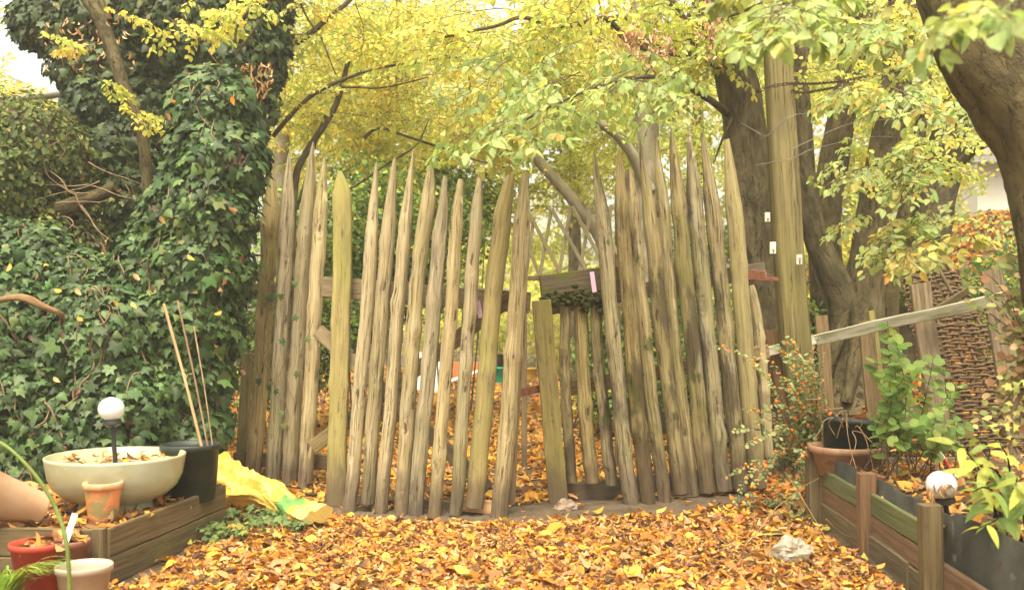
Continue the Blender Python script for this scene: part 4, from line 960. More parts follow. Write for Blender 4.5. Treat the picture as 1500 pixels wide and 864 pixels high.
# bare limb in the hedge and dead dark boughs in the hollow
g = Geo(); tube(g, [P(-20, 442, 6.75), P(30, 436, 6.7), P(62, 448, 6.68), P(90, 462, 6.75), P(88, 480, 6.9)], [.02, .028, .02, .01], 8, 20, rough=.2)
tag(build('dead_branch', g, M['vine']), 'bare reddish brown branch poking out of the ivy hedge', 'branch')
g = Geo(); tube(g, [P(-30, 340, 8.6), P(60, 318, 8.5), P(120, 295, 8.4), P(170, 275, 8.4)], [.09, .05], 10, 20, rough=.2)
tag(build('dead_branch', g, M['bark']), 'thick dark bough slanting through the hollow under the bush', 'branch')
g = Geo(); tube(g, [P(-30, 152, 9.8), P(40, 144, 9.8), P(95, 138, 9.8)], [.045, .03], 8, 16, rough=.1)
tag(build('dead_branch', g, M['bark_pale']), 'bare level branch against the bright gap, top left', 'branch')

# climbing tendrils on the first palings, and a few leaves
g = Geo(); gl = Geo()
for k in range(16):
    px = rng.uniform(365, 440); py = rng.uniform(400, 640); Yv = np.interp(px, [370, 447], [8.05, 7.65]) - .05; q = [P(px, py, Yv)]
    for _ in range(5): q.append(q[-1] + [rng.normal() * .035, rng.normal() * .01, .09])
    tube(g, q, .0025, 4, 14)
    for c_ in q[::3]:
        if rng.random() < .35: leaves(gl, IVY, [c_], [[rng.normal() * .4, -.2, -1]], [[rng.normal() * .3, -1, .4]], .06, palette(1, IVC, IVW))
o = tag(build('ivy_tendrils', g, M['vine']), 'thin bare ivy tendrils creeping over the first palings', 'ivy')
build('leaves', gl, M['ivyleaf'], o)

# ================================================================== TREES
YEL = [(.75, .64, .12), (.66, .65, .16), (.50, .58, .16), (.36, .48, .15), (.74, .46, .08), (.80, .73, .28)]
NEARC = [(.26, .35, .13), (.35, .44, .18), (.44, .50, .19), (.60, .53, .15), (.62, .36, .08)]
W_YEL = [2.4, 4, 3.6, 1.6, .5, 1.6]; W_LIME = [1.1, 2.8, 4, 3, .3, .8]; W_GRN = [.7, 1, 3, 4, .25, .2]
GRNF = [(.17, .28, .07), (.26, .37, .09), (.11, .20, .055), (.46, .47, .10), (.58, .52, .1)]
def tree(name, label, trunk, Y, r, crown=None, mat='bark', limbs=(), group='hornbeam trunks on the bank to the right', flute=.05, m=18, rough=.04, seed=0):
    """trunk: px points top->bottom; limbs: list of (pxpoints, Ys, radii)"""
    yb = Y; b_ = P(trunk[-1][0], trunk[-1][1], Y)
    o = thing(name, label, 'tree', (b_[0], b_[1], float(ground_z(b_[0], b_[1]))), group)
    pts = [P(x, y, Y) for x, y in trunk]; g = Geo()
    b2 = pts[-1].copy(); gz = float(ground_z(b2[0], b2[1])) - .15
    if b2[2] > gz + .05: pts.append(np.array([b2[0], b2[1], gz])); r = list(r) + [r[-1] * 1.3]
    L = np.concatenate([[0], np.cumsum(np.linalg.norm(np.diff(pts, axis=0), axis=1))])
    rr = np.interp(np.linspace(0, 1, len(pts)), np.linspace(0, 1, len(r)), r)
    tube(g, pts, rr, m, 60, rough=rough, flute=flute, seed=seed + 1.3)
    build('trunk', g, M[mat], o)
    if limbs:
        g = Geo()
        for lp, ly, lr in limbs:
            ly = np.interp(np.linspace(0, 1, len(lp)), np.linspace(0, 1, len(np.atleast_1d(ly))), np.atleast_1d(ly))
            tube(g, [P(x, y, yy) for (x, y), yy in zip(lp, ly)], lr, 8 if max(lr) > .02 else 6, len(lp) * 6, rough=.12, seed=lp[0][0])
        build('limbs', g, M[mat], o)
    if crown:
        gl, gt = Geo(), Geo()
        for (cx, cy, cY, rx, ry, rY, n, scl, ls, cols, w, tm, roll) in crown:
            n = max(2, int(n * .72))
            c = P(cx, cy, cY); org = in_ell(n, c, (rx * cY / F, rY, ry * cY / F))
            a = rng.uniform(0, 2 * math.pi, n); hd = np.stack([np.cos(a), np.sin(a), -.12 + .22 * rng.standard_normal(n)], -1)
            sprays(gl, gt, org - hd * scl * .4, hd, scl * rng.uniform(.7, 1.3, n), ls, cols, w, tm, roll=roll)
        build('crown', gl, M['farleaf' if tm is OVAL_LO else 'leaf'], o); build('twigs', gt, M['twig'], o)
    return o
LO = OVAL_LO
tree('hornbeam_tree', 'thickest dark trunk, just left of the gate post, its limbs reaching over the gate',
     [(1010, -90), (1040, 0), (1065, 70), (1086, 150), (1096, 250), (1102, 350), (1112, 480), (1122, 620)], 8.6, [.15, .15, .16, .18, .18, .185, .19, .23], seed=1,
     limbs=[([(1064, 165), (1045, 150), (1026, 139), (988, 117), (943, 113), (894, 121), (821, 149), (780, 170), (735, 195)], [8.5, 6.3], [.035, .02, .014, .007]),
            ([(1060, 60), (1040, 70), (1012, 60), (1000, 30), (985, 5), (960, -30)], [8.6, 8.2], [.06, .03]),
            ([(1045, 90), (1000, 78), (960, 72), (925, 62), (905, 45), (887, 28), (856, 35), (821, 38), (790, 32), (762, 26), (728, 38), (690, 46), (652, 55)], [8.5, 8.0, 7.6], [.05, .03, .018, .01]),
            ([(1005, 75), (1003, 50), (1010, 20)], [8.5, 8.4], [.04, .02]),
            ([(930, 26), (925, 26), (905, 27), (887, 28)], [8, 8], [.03, .02]),
            ([(1100, 20), (1150, -8), (1080, 20), (1050, 28), (1018, 45)], [8, 8.2], [.01, .02]),
            ([(1075, 170), (1062, 195), (1045, 240)], [8.5, 8.4], [.02, .006])],
     crown=[(900, 60, 8.4, 190, 90, 1.0, 60, .75, .062, YEL, W_LIME, LO, .4), (760, 40, 7.8, 170, 70, .9, 45, .7, .062, YEL, W_YEL, LO, .4), (1010, 30, 8.6, 130, 80, 1.0, 45, .7, .062, YEL, W_LIME, LO, .4), (1060, -60, 8.6, 300, 90, 1.5, 40, .8, .06, YEL, W_LIME, LO, .4)])
tree('hornbeam_tree', 'slim trunk right of the gate post, bending right towards its foot', [(1150, -80), (1165, 60), (1175, 180), (1180, 270), (1195, 350), (1222, 410), (1240, 450), (1246, 500)], 9.0, [.08, .085, .09, .1, .12, .15, .18], seed=2, limbs=[([(1178, 90), (1185, 40), (1210, 10), (1225, -20)], [9, 9], [.04, .02])])
tree('hornbeam_tree', 'straight pale-edged trunk standing behind the bending slim one', [(1275, -60), (1256, 40), (1240, 130), (1222, 230), (1208, 320), (1212, 420), (1225, 500)], 9.7, [.12, .125, .13, .14, .145, .16, .2], seed=3,
     crown=[(1200, 120, 10.2, 160, 160, 1.2, 70, .7, .06, YEL, W_LIME, LO, .4), (1180, 0, 9.6, 120, 60, .8, 36, .6, .06, YEL, W_LIME, LO, .4)])
tree('hornbeam_tree', 'tall fluted trunk with flaring roots above the slanting rail', [(1330, -80), (1318, 40), (1306, 150), (1290, 250), (1277, 340), (1268, 420), (1258, 490), (1248, 560)], 9.0, [.12, .125, .14, .15, .15, .17, .24, .32], seed=4, flute=.09,
     limbs=[([(1268, 430), (1235, 480), (1215, 530), (1205, 580)], [8.95, 8.8], [.10, .05]), ([(1262, 450), (1255, 510), (1240, 590)], [8.8, 8.6], [.10, .05])],
     crown=[(1330, 180, 8.2, 110, 110, .6, 14, .55, .056, YEL, W_LIME, LO, .4), (1300, 60, 8.6, 120, 80, .8, 28, .6, .06, YEL, W_LIME, LO, .4)])
tree('hornbeam_tree', 'dark stem pressed against the right side of the fluted trunk', [(1362, 60), (1352, 160), (1338, 250), (1322, 330), (1305, 400), (1296, 480)], 9.2, [.035, .05, .06, .07, .09, .12], seed=5,
     limbs=[([(1352, 165), (1340, 150), (1322, 143), (1316, 138)], [9.1, 9], [.03, .012]), ([(1352, 168), (1375, 160), (1398, 140), (1420, 130)], [9.1, 8.8], [.03, .01])])
tree('hornbeam_tree', 'broad shaded trunk leaning right, left of the white house', [(1425, 90), (1405, 150), (1388, 220), (1370, 300), (1358, 370), (1345, 450)], 10.3, [.14, .17, .19, .2, .21, .24], seed=6,
     limbs=[([(1400, 165), (1370, 165), (1345, 155), (1325, 160)], [10.3, 9.8], [.07, .03]), ([(1370, 280), (1410, 235), (1440, 212), (1470, 205)], [10.2, 9.5], [.06, .03])],
     crown=[(1370, 130, 10.6, 110, 130, .9, 60, .65, .06, YEL, W_LIME, LO, .4), (1440, 60, 10, 90, 80, .8, 30, .65, .06, YEL, W_LIME, LO, .4)])
tree('hornbeam_tree', 'huge close trunk leaning in at the top right corner', [(1350, -130), (1400, -10), (1440, 70), (1492, 150), (1528, 240), (1550, 340), (1580, 520), (1600, 800)], 4.7, [.15, .17, .2, .2, .17, .19, .21, .24], seed=7, m=28, rough=.06,
     limbs=[([(1480, 120), (1520, 30), (1570, -90)], [4.7, 4.6], [.14, .12]), ([(1415, 40), (1390, 0), (1375, -60)], [4.75, 5], [.10, .08])])
tree('background_tree', 'pale grey forked trunk in the middle distance above the short palings', [(938, -60), (941, 40), (946, 130), (946, 210), (948, 300), (952, 400), (958, 480), (960, 535)], 11.5, [.13, .13, .14, .15, .15, .16, .18], mat='bark_pale', group='trees behind the gate', seed=8,
     limbs=[([(952, 280), (925, 225), (900, 195), (865, 175), (832, 162), (800, 150)], [11.4, 11], [.075, .06, .045, .03])],
     crown=[(960, 130, 12.2, 230, 140, 1.4, 170, .8, .062, YEL, W_LIME, LO, .4), (860, 220, 12.5, 130, 90, 1.2, 70, .8, .062, YEL, W_LIME, LO, .4)])
tree('background_tree', 'leaning grey trunk seen between the two gate leaves', [(700, 60), (745, 165), (782, 226), (812, 262), (845, 300), (880, 350), (905, 430), (915, 540)], 12, [.05, .06, .065, .07, .075, .08, .10], mat='bark_pale', group='trees behind the gate', seed=9,
     crown=[(720, 110, 12.5, 200, 120, 1.4, 150, .8, .062, YEL, [3, 3.5, 3, 1.2, .5, 1.2], LO, .4), (800, 250, 13.5, 110, 70, 1, 50, .8, .06, YEL, W_LIME, LO, .4)])
tree('background_tree', 'thin dark many-branched tree rising behind the left palings', [(510, 90), (499, 132), (489, 160), (468, 194), (450, 222), (434, 257), (428, 330), (425, 420), (420, 530)], 9.5, [.022, .028, .03, .032, .035, .04, .045], group='trees behind the gate', seed=10,
     limbs=[([(388, 88), (415, 72), (440, 60), (460, 45), (480, 28), (510, 3), (530, -20)], [9.3, 9.2], [.035, .02]),
            ([(400, 200), (425, 170), (445, 150), (465, 135), (500, 118), (545, 102), (590, 94), (628, 88), (670, 84), (711, 79)], [9.3, 9], [.022, .02, .012, .006]),
            ([(480, 292), (520, 272), (560, 245), (607, 215), (620, 195), (628, 174)], [9.4, 9.2], [.016, .006]),
            ([(534, 203), (545, 192), (560, 188), (590, 198), (620, 208), (652, 218), (690, 232), (740, 246)], [9.8, 9.6], [.018, .01]),
            ([(500, 128), (523, 128), (555, 129), (590, 123), (628, 113)], [9.2, 9.1], [.014, .006]),
            ([(440, 5), (452, 30), (470, 55), (482, 85), (492, 110)], [9.1, 9.1], [.012, .006]), ([(425, 320), (440, 290), (465, 200), (478, 165)], [9.6, 9.6], [.02, .01])],
     crown=[(500, 90, 9.8, 110, 110, .9, 80, .7, .058, YEL, W_YEL, LO, .4), (610, 90, 9.8, 120, 90, .9, 70, .7, .058, YEL, W_YEL, LO, .4), (470, 200, 10.5, 80, 70, .7, 34, .6, .056, YEL, W_YEL, LO, .4), (640, 200, 10.5, 110, 50, .7, 34, .6, .056, YEL, W_YEL, LO, .4)])
tree('background_tree', 'straight pale trunk just right of the ivy, half hidden in yellow leaves', [(430, -60), (426, 40), (422, 110), (416, 180), (410, 300), (408, 540)], 12.5, [.06, .065, .07, .08, .09, .1], mat='bark_pale', group='trees behind the gate', seed=11,
     crown=[(480, 60, 12.8, 170, 120, 1.4, 150, .8, .062, YEL, W_YEL, LO, .4), (590, 130, 13.5, 170, 120, 1.4, 130, .8, .062, YEL, W_YEL, LO, .4), (470, 190, 13, 110, 60, 1, 60, .8, .06, YEL, W_YEL, LO, .4)])
tree('background_tree', 'slender leaning bare stem before the dark ivy tree, top left', [(95, -40), (125, -5), (148, 30), (165, 75), (182, 130), (205, 188), (215, 260), (225, 420)], 8.2, [.05, .054, .055, .052, .048, .045, .045], group=None, seed=12, mat='bark',
     limbs=[([(160, 30), (150, 5), (140, -30)], [8.2, 8.2], [.03, .02]), ([(346, 75), (345, 50), (352, 30), (375, 5), (385, -10)], [8, 8], [.012, .008]), ([(345, 80), (365, 55), (385, 25), (398, 5)], [8, 8], [.010, .006])],
     crown=[(270, 20, 7.9, 100, 26, .4, 9, .42, .055, YEL, W_YEL, LO, .4), (180, 140, 7.9, 40, 40, .3, 5, .35, .05, YEL, W_YEL, LO, .4), (110, 55, 7.9, 30, 20, .3, 2, .3, .05, YEL, W_YEL, LO, .4), (330, 10, 7.9, 50, 30, .4, 7, .5, .055, YEL, W_YEL, LO, .4)])
# woodland beyond
def wood(label, clumps, trunks, name='background_tree', mat='farleaf'):
    x, y, Y, r = trunks
    o = thing(name, label, 'tree', (*P(x, y, Y)[:2], 0), 'distant trees beyond the gate')
    b_ = P(x, y, Y); b_[2] = -.1; t = P(x + 10, -60, Y); g = Geo(); tube(g, [t, (t + b_) / 2 + [rng.normal() * .2, 0, 0], b_], [r * .5, r], 10, 24, rough=.08, seed=x); build('trunk', g, M['bark'], o)
    gl, gt = Geo(), Geo()
    for (cx, cy, cY, rx, ry, rY, n, scl, ls, cols, w) in clumps:
        n = int(n * .75)
        c = P(cx, cy, cY); org = in_ell(n, c, (rx * cY / F, rY, ry * cY / F), shell=.5)
        a = rng.uniform(0, 2 * math.pi, n); hd = np.stack([np.cos(a), np.sin(a), -.1 + .25 * rng.standard_normal(n)], -1)
        sprays(gl, gt, org - hd * scl * .4, hd, scl * rng.uniform(.7, 1.3, n), ls, cols, w, LO, roll=.5)
    build('crown', gl, M[mat], o); build('twigs', gt, M['twig'], o)
wood('yellow distant tree behind the trellis', [(830, 160, 20, 170, 120, 2, 150, 1.2, .10, YEL, W_LIME), (840, 330, 21, 120, 90, 1.5, 70, 1.1, .10, YEL, W_LIME)], (845, 500, 20, .16))
wood('lime distant tree behind the right gate leaf', [(1030, 200, 18, 140, 160, 2, 150, 1.1, .09, YEL, W_LIME), (1000, 400, 18, 120, 90, 1.5, 80, 1., .09, GRNF, [3, 4, 2, 1, .5])], (1015, 500, 18, .15))
wood('golden distant tree behind the left palings', [(600, 120, 19, 190, 130, 2, 170, 1.2, .10, YEL, W_YEL), (480, 200, 18, 120, 110, 1.6, 90, 1.1, .09, YEL, W_YEL)], (580, 500, 19, .15))
wood('golden-green distant tree filling the gaps between the right trunks', [(1200, 220, 17, 130, 150, 2, 150, 1.1, .09, YEL, W_LIME), (1320, 260, 16, 110, 110, 1.5, 110, 1., .085, YEL, W_LIME), (1230, 370, 15, 90, 60, 1, 60, .9, .08, YEL, W_YEL)], (1225, 400, 17, .14))
wood('yellow distant tree low in the bright gap at the far left', [(20, 170, 17, 120, 60, 1.6, 75, 1.1, .09, YEL, W_YEL), (170, 350, 16, 80, 60, 1.2, 100, 1., .085, YEL, [1, 2, 2, 1, .3, 4]), (-60, 40, 17, 110, 90, 1.6, 30, 1.1, .09, YEL, W_YEL)], (90, 500, 17, .14))
wood('yellow distant tree, farthest, above the right trunks', [(1350, 60, 20, 180, 110, 2, 130, 1.2, .10, YEL, W_LIME), (1150, 40, 21, 150, 110, 2, 110, 1.2, .10, YEL, W_LIME)], (1290, 400, 20, .16))
# shrubs behind the palings

def shrub(name, label, bl, n, size, cols, w, tm=OVAL_LO, mat='softleaf', group=None, stems=10, cat='shrub', core=False):
    c, r = blobs_world(bl); o = thing(name, label, cat, (c[0][0], c[0][1], float(ground_z(c[0][0], c[0][1]))), group)
    k = rng.choice(len(c), n, p=r ** 2 / (r ** 2).sum()); d = rdir(n); s = rng.uniform(.25, 1.15, n)
    p = c[k] + d * (r[k] * s)[:, None]; p = p[p[:, 2] > ground_z(p[:, 0], p[:, 1]) + .01]; m = len(p)
    # gather the leaves along short twigs
    g = Geo(); dd = rdir(m) * .8 + [0, 0, -.15]; nn = np.array([0, -.2, 1.]) + .7 * rng.standard_normal((m, 3))
    cl = palette(m, cols, w, .2) * (1 + .22 * fnoise(p[:, 0] * 2.5, p[:, 2] * 2.5, 1))[:, None]
    leaves(g, tm, p, dd, nn, size * rng.uniform(.6, 1.3, m), np.clip(cl, .01, .85)); build('leaves', g, M[mat], o)
    g = Geo(); q = rng.choice(m, min(m // 3, 1400), replace=False); a = p[q]; segs(g, a - unit(dd[q]) * .02 + [0, 0, -.10], a, .0035, .0015)
    for _ in range(stems):
        i = rng.integers(0, len(c)); t = c[i] + rdir(1)[0] * r[i] * .6; b_ = np.array([t[0] + rng.normal() * .15, t[1] + rng.normal() * .1, float(ground_z(t[0], t[1])) - .03])
        tube(g, [b_, (t + b_) / 2 + rng.normal(size=3) * .08, t], [.014, .005], 5, 12, rough=.1)
    build('stems', g, M['twig'], o); return o
shrub('green_shrub', 'bushy mid-green shrub behind the left palings', [(560, 330, 12, 90), (500, 380, 12, 90), (610, 390, 12.5, 80), (540, 260, 12.5, 60), (650, 330, 13, 70), (440, 420, 11.5, 70), (430, 340, 12, 60), (640, 260, 13.5, 50), (700, 300, 14, 60), (600, 300, 13, 60)], 24000, .075, GRNF, [4, 4, 3, 1.5, .7])
shrub('green_shrub', 'low dark-green shrub close behind the left palings', [(470, 470, 10.5, 60), (520, 480, 10.8, 50), (410, 500, 10, 60), (385, 560, 9.8, 50), (350, 490, 9.8, 60), (470, 540, 10.4, 34)], 6500, .06, GRNF, [4, 2, 4, .6, .3], core=True)
shrub('green_shrub', 'narrow green shrub behind the short palings', [(872, 520, 11.5, 40), (880, 590, 11, 36), (905, 470, 11.5, 50), (925, 560, 11, 40), (960, 500, 11, 50)], 6500, .06, GRNF, [4, 4, 2, 2, 1])
shrub('green_shrub', 'dark shrub behind the tall palings near the gate post', [(1010, 560, 10.5, 55), (1060, 520, 10, 60), (1090, 590, 9.8, 60), (1050, 640, 9.8, 50), (1110, 520, 9.6, 40), (980, 450, 11, 40)], 8000, .055, GRNF, [3, 2, 5, 1, .6])
shrub('green_shrub', 'dark low shrub on the bank behind the woven hurdle', [(1440, 430, 9.5, 50), (1500, 400, 9.8, 55), (1480, 490, 9, 50), (1560, 440, 9.5, 60), (1250, 470, 10.5, 30), (1180, 470, 9.6, 30), (1330, 420, 10, 26)], 6500, .055, GRNF, [4, 2, 4, 1, .8])
shrub('pale_shrub', 'bleached yellow-green shrub far behind the gate opening', [(700, 470, 24, 60), (780, 470, 25, 60), (850, 450, 24, 60), (620, 480, 24, 50), (790, 400, 27, 70), (690, 380, 27, 70), (740, 510, 24, 24), (820, 520, 24, 26)], 12000, .13, YEL, [1, 3, 3, 1.5, .2, 5], mat='farleaf')
shrub('pale_shrub', 'bleached hedge far behind the right gate leaf', [(930, 450, 24, 70), (1020, 470, 23, 70), (880, 520, 22, 30), (1000, 530, 22, 30)], 7000, .12, YEL, [1, 3, 4, 3, .2, 2], mat='farleaf')

# ================================================================== NEAR SPRAYS
def near(label, items, parentname, leafname='near_leaves'):
    o = bpy.data.objects[parentname]
    gl, gt = Geo(), Geo()
    for (a, b_, Ya, Yb, scl, ls, w) in items:
        A_ = P(*a, Ya); B_ = P(*b_, Yb); h = B_ - A_; L = np.linalg.norm(h)
        sprays(gl, gt, A_[None], h[None], np.array([L]), ls, NEARC, w, OVAL, roll=.22, thick=1.2, keep=min(1, .15 + L * .75))
    build(leafname, gl, M['leaf'], o); build('twigs', gt, M['twig'], o)
WG = [3, 4, 3, .7, .15]; WL = [2, 3, 3, 1.6, .5]
it = []
def fill(a, b_, Y, n, L, ls, w, drop=.25, jit=30):
    for k in range(n):
        t = rng.random(); x = a[0] + (b_[0] - a[0]) * t + rng.normal() * jit; y = a[1] + (b_[1] - a[1]) * t + rng.normal() * jit * .5
        Yk = Y + rng.normal() * .25; dx = -L * F / Yk * rng.uniform(.7, 1.1) * (1 if rng.random() < .75 else -.6); dy = abs(dx) * rng.uniform(.05, .75) * (drop * 3)
        it.append(((x, y), (x + dx, y + dy), Yk, Yk - rng.uniform(-.3, .5), 1, ls, w))
fill((1000, 85), (790, 140), 6.2, 15, .40, .068, WG)
fill((880, 40), (700, 120), 6.6, 8, .42, .062, WG)
fill((840, 150), (740, 190), 6.0, 7, .32, .068, WG)
fill((920, 120), (700, 195), 6.4, 12, .35, .066, WG)
fill((1030, 120), (930, 110), 6.6, 5, .35, .066, WG)
near('', it, 'hornbeam_tree', 'low_spray')
it = []
fill((1230, -20), (1110, 15), 4.1, 7, .22, .072, WG, jit=25)
fill((1190, 50), (1110, 60), 4.1, 2, .14, .072, WG, jit=10)
fill((1340, 0), (1230, 20), 5.0, 6, .26, .068, WL, jit=22)
fill((1340, 130), (1260, 120), 6.2, 6, .26, .062, WL, jit=20)
fill((1390, 210), (1330, 260), 6.4, 7, .26, .058, WL, jit=28)
fill((1330, 340), (1290, 300), 6.2, 8, .26, .06, WL, jit=28)
fill((1400, 340), (1340, 350), 5.8, 5, .24, .06, WL, jit=22)
near('', it, 'hornbeam_tree.006', 'low_spray')
fill((1460, 150), (1380, 130), 6.5, 5, .24, .055, WL, jit=25)
fill((1450, 300), (1400, 290), 6.5, 5, .24, .055, WL, jit=25)
fill((1260, 230), (1230, 260), 7.2, 5, .24, .055, WL, jit=20)
near('', it, 'hornbeam_tree.005', 'low_spray')
it = []
fill((1480, 0), (1395, 20), 3.0, 7, .16, .062, WG, jit=16)
near('', it, 'hornbeam_tree.006', 'nearest_spray')
# dead curled leaf clusters hanging from the thick trunk's limbs and the ivy
o = bpy.data.objects['hornbeam_tree']; g = Geo(); n = 260
cx = np.concatenate([rng.normal(925, 12, 90), rng.normal(965, 16, 90), rng.normal(1040, 10, 80)]); cy = np.concatenate([rng.normal(50, 16, 90), rng.normal(70, 14, 90), rng.normal(45, 26, 80)])
pp = np.array([P(a, b_, 7.6 + .15 * rng.normal()) for a, b_ in zip(cx, cy)]); leaves(g, LITTER[3], pp, np.tile([0, 0, -1.], (n, 1)) + .4 * rng.standard_normal((n, 3)), rdir(n), .055, palette(n, [(.5, .27, .15), (.62, .40, .26), (.3, .15, .08)], [2, 2, 1]), .8)
build('dead_leaves', g, M['dryleaf'], o)
o = bpy.data.objects['ivy_tree']; g = Geo(); n = 200
cx = np.concatenate([rng.uniform(340, 400, 100), rng.uniform(60, 200, 100)]); cy = np.concatenate([rng.uniform(90, 140, 100), rng.uniform(20, 100, 100)])
pp = np.array([P(a, b_, 8.3 + .15 * rng.normal()) for a, b_ in zip(cx, cy)]); leaves(g, LITTER[3], pp, np.tile([0, 0, -1.], (n, 1)) + .4 * rng.standard_normal((n, 3)), rdir(n), .05, palette(n, [(.5, .27, .12), (.62, .42, .2), (.3, .15, .08)], [2, 2, 1]), .8)
build('dead_leaves', g, M['dryleaf'], o)
# fallen yellow leaves caught on the ivy
for nm, x0, x1, y0, y1, Yv, n in (('ivy_column', 230, 380, 110, 600, 6.95, 12), ('ivy_hedge', 10, 200, 380, 620, 6.75, 14)):
    g = Geo(); pp = np.array([P(rng.uniform(x0, x1), rng.uniform(y0, y1), Yv + .15 * rng.normal()) for _ in range(n)])
    leaves(g, LITTER[1], pp, np.tile([.2, -.1, -1.], (n, 1)) + .6 * rng.standard_normal((n, 3)), np.tile([0, -1, .5], (n, 1)) + .4 * rng.standard_normal((n, 3)), .065, palette(n, LIT, LITW)); build('caught_leaves', g, M['dryleaf'], bpy.data.objects[nm])

# ================================================================== GARDEN PLANTS
def stemplant(name, label, stems, tm, lsize, cols, w, spacing=.035, mat='softleaf', berries=None, wid=1.0, up=(0, -.3, 1), stemr=.003, alt=True, jitter=.35, dd_=None, droop=-.25, cat='plant', group=None, nmat='twig', start=.15, end=1.0):
    b0 = stems[0][0]; o = thing(name, label, cat, (b0[0], b0[1], b0[2]), group); gs, gl, gb = Geo(), Geo(), Geo()
    PP, DD, NN = [], [], []; BB = []
    for st in stems:
        pts = catmull(st, 24); tube(gs, pts, [stemr * 1.4, stemr * .5], 5, 24)
        d = np.concatenate([[0], np.cumsum(np.linalg.norm(np.diff(pts, axis=0), axis=1))]); N = max(2, int(d[-1] * (end - start) / spacing))
        T = unit(np.gradient(pts, axis=0))
        for k in range(N):
            s = d[-1] * (start + (end - start) * (k + .5) / N); c = np.array([np.interp(s, d, pts[:, q]) for q in range(3)]); t = np.array([np.interp(s, d, T[:, q]) for q in range(3)])
            side = unit(np.cross(t, [0, -.4, 1])); 
            for sg in ((1,) if k % 2 else (-1,)) if alt else (1, -1):
                PP.append(c); DD.append(t * .45 + side * sg + np.array([0, 0, droop]) + jitter * rng.standard_normal(3)); NN.append(np.array(up) + jitter * rng.standard_normal(3))
            if berries and rng.random() < berries[0]: BB.append(c + rng.standard_normal(3) * .012)
    n = len(PP); leaves(gl, tm, np.array(PP), np.array(DD), np.array(NN), lsize * rng.uniform(.6, 1.2, n), palette(n, cols, w, .14), wid)
    build('stems', gs, M[nmat], o); build('leaves', gl, M[mat], o)
    if BB:
        BB = np.array(BB); n = len(BB)
        base = []
        for cc in berries[2]:
            g1 = Geo(); sphere(g1, (0, 0, 0), (berries[1],) * 3, 10, 7, cc); q = build('berry', g1, M['softleaf']); base.append(q.data); bpy.data.objects.remove(q)
        for i_, c in enumerate(BB[:100]):
            q = bpy.data.objects.new('berry', base[rng.integers(0, len(base))]); COL.objects.link(q); q.location = Vector(c); q.scale = (rng.uniform(.7, 1.2),) * 3
            q.parent = o; q.matrix_parent_inverse = Matrix.Translation(-Vector(o.location))
        if n > 100:
            for c in BB[100:]: sphere(gb, c, (berries[1] * rng.uniform(.7, 1.2),) * 3, 8, 6, palette(1, berries[2], [1] * len(berries[2]))[0])
            tag(build('berries', gb, M['softleaf'], o), kind='stuff')
    return o
# round-leaved green shrub
def arch(a, b_, Ya, Yb, lift=.1, n=5):
    A_ = P(*a, Ya); B_ = P(*b_, Yb); t = np.linspace(0, 1, n)[:, None]
    pts = A_ * (1 - t) + B_ * t; pts[:, 2] += lift * np.sin(t[:, 0] * math.pi); pts[1:-1] += .015 * rng.standard_normal((n - 2, 3)); return pts
st = []
for k in range(21):
    bx_, by_ = 1325 + rng.normal() * 30, 700; tx = rng.uniform(1245, 1430); ty = rng.uniform(500, 660) + abs(tx - 1335) * .12
    if k < 3: tx, ty = 1300 + k * 10, 470 + k * 14
    st.append(arch((bx_, by_), (tx, ty), 6.0 + rng.normal() * .12, 5.8 + rng.normal() * .2, .10))
stemplant('green_shrub', 'bright green round-leaved shrub in the right plank bed', st, ROUND, .066, [(.20, .32, .07), (.28, .40, .10), (.15, .25, .06), (.38, .42, .11)], [4, 3, 2, 1], .052, alt=False, up=(0, -.75, 1), stemr=.003, cat='shrub', start=.3)
# cotoneaster with orange berries
st = []
for k in range(54):
    bx_, by_ = 1190 + rng.normal() * 14, 690; a = rng.uniform(-1, 1); tx = 1150 + a * 98 + rng.normal() * 8; ty = rng.uniform(500, 770)
    if k % 5 == 0: tx, ty = rng.uniform(1130, 1210), rng.uniform(490, 560)
    st.append(arch((bx_, by_), (tx, ty), 6.9, 6.75 + rng.normal() * .2, rng.uniform(.1, .3)))
stemplant('berry_shrub', 'wiry shrub with tiny leaves and orange berries at the gate post foot', st, SMALL, .034, [(.24, .29, .11), (.33, .36, .16), (.15, .20, .07), (.6, .3, .08), (.5, .10, .04)], [4, 4, 2, .6, .3], .014, berries=(.13, .011, [(.72, .27, .04), (.68, .19, .03), (.72, .34, .07)]), stemr=.002, cat='shrub', start=.2)
# yellowing Solomon's-seal-like plant, close right
st = []
LC = [(.34, .37, .06), (.25, .31, .06), (.42, .42, .09), (.18, .26, .06)]
for a, b_, Ya, Yb, lf in (((1470, 800), (1395, 650), 4.2, 4.1, .10), ((1480, 800), (1440, 680), 4.2, 4.0, .12), ((1500, 830), (1425, 720), 4.15, 3.9, .12), ((1475, 810), (1430, 640), 4.3, 4.35, .08), ((1500, 800), (1465, 650), 4.1, 4.0, .05), ((1490, 820), (1430, 775), 4.1, 3.9, .10), ((1510, 800), (1490, 700), 4.0, 3.9, .1)):
    st.append(arch(a, b_, Ya, Yb, lf, 6))
stemplant('arching_plant', 'yellow-green long-leaved arching plant beside the right globe lamp', st, LANCE, .125, LC, [3, 2, 2, 2], .036, alt=True, up=(0, -.6, 1), droop=-.5, stemr=.005, mat='softleaf', nmat='softleaf', start=.35, jitter=.22)
st = [arch((1487, 830), (1483, 560), 4.35, 4.4, 0), arch((1484, 640), (1440, 615), 4.4, 4.3, .02), arch((1484, 600), (1520, 520), 4.4, 4.3, .02)]
stemplant('currant_bush', 'thin dark stem with small yellowing lobed leaves at the right edge', st, IVY, .045, [(.45, .42, .10), (.30, .36, .09), (.6, .4, .12)], [3, 3, 2], .035, stemr=.009, up=(0, -.8, .8), cat='shrub')
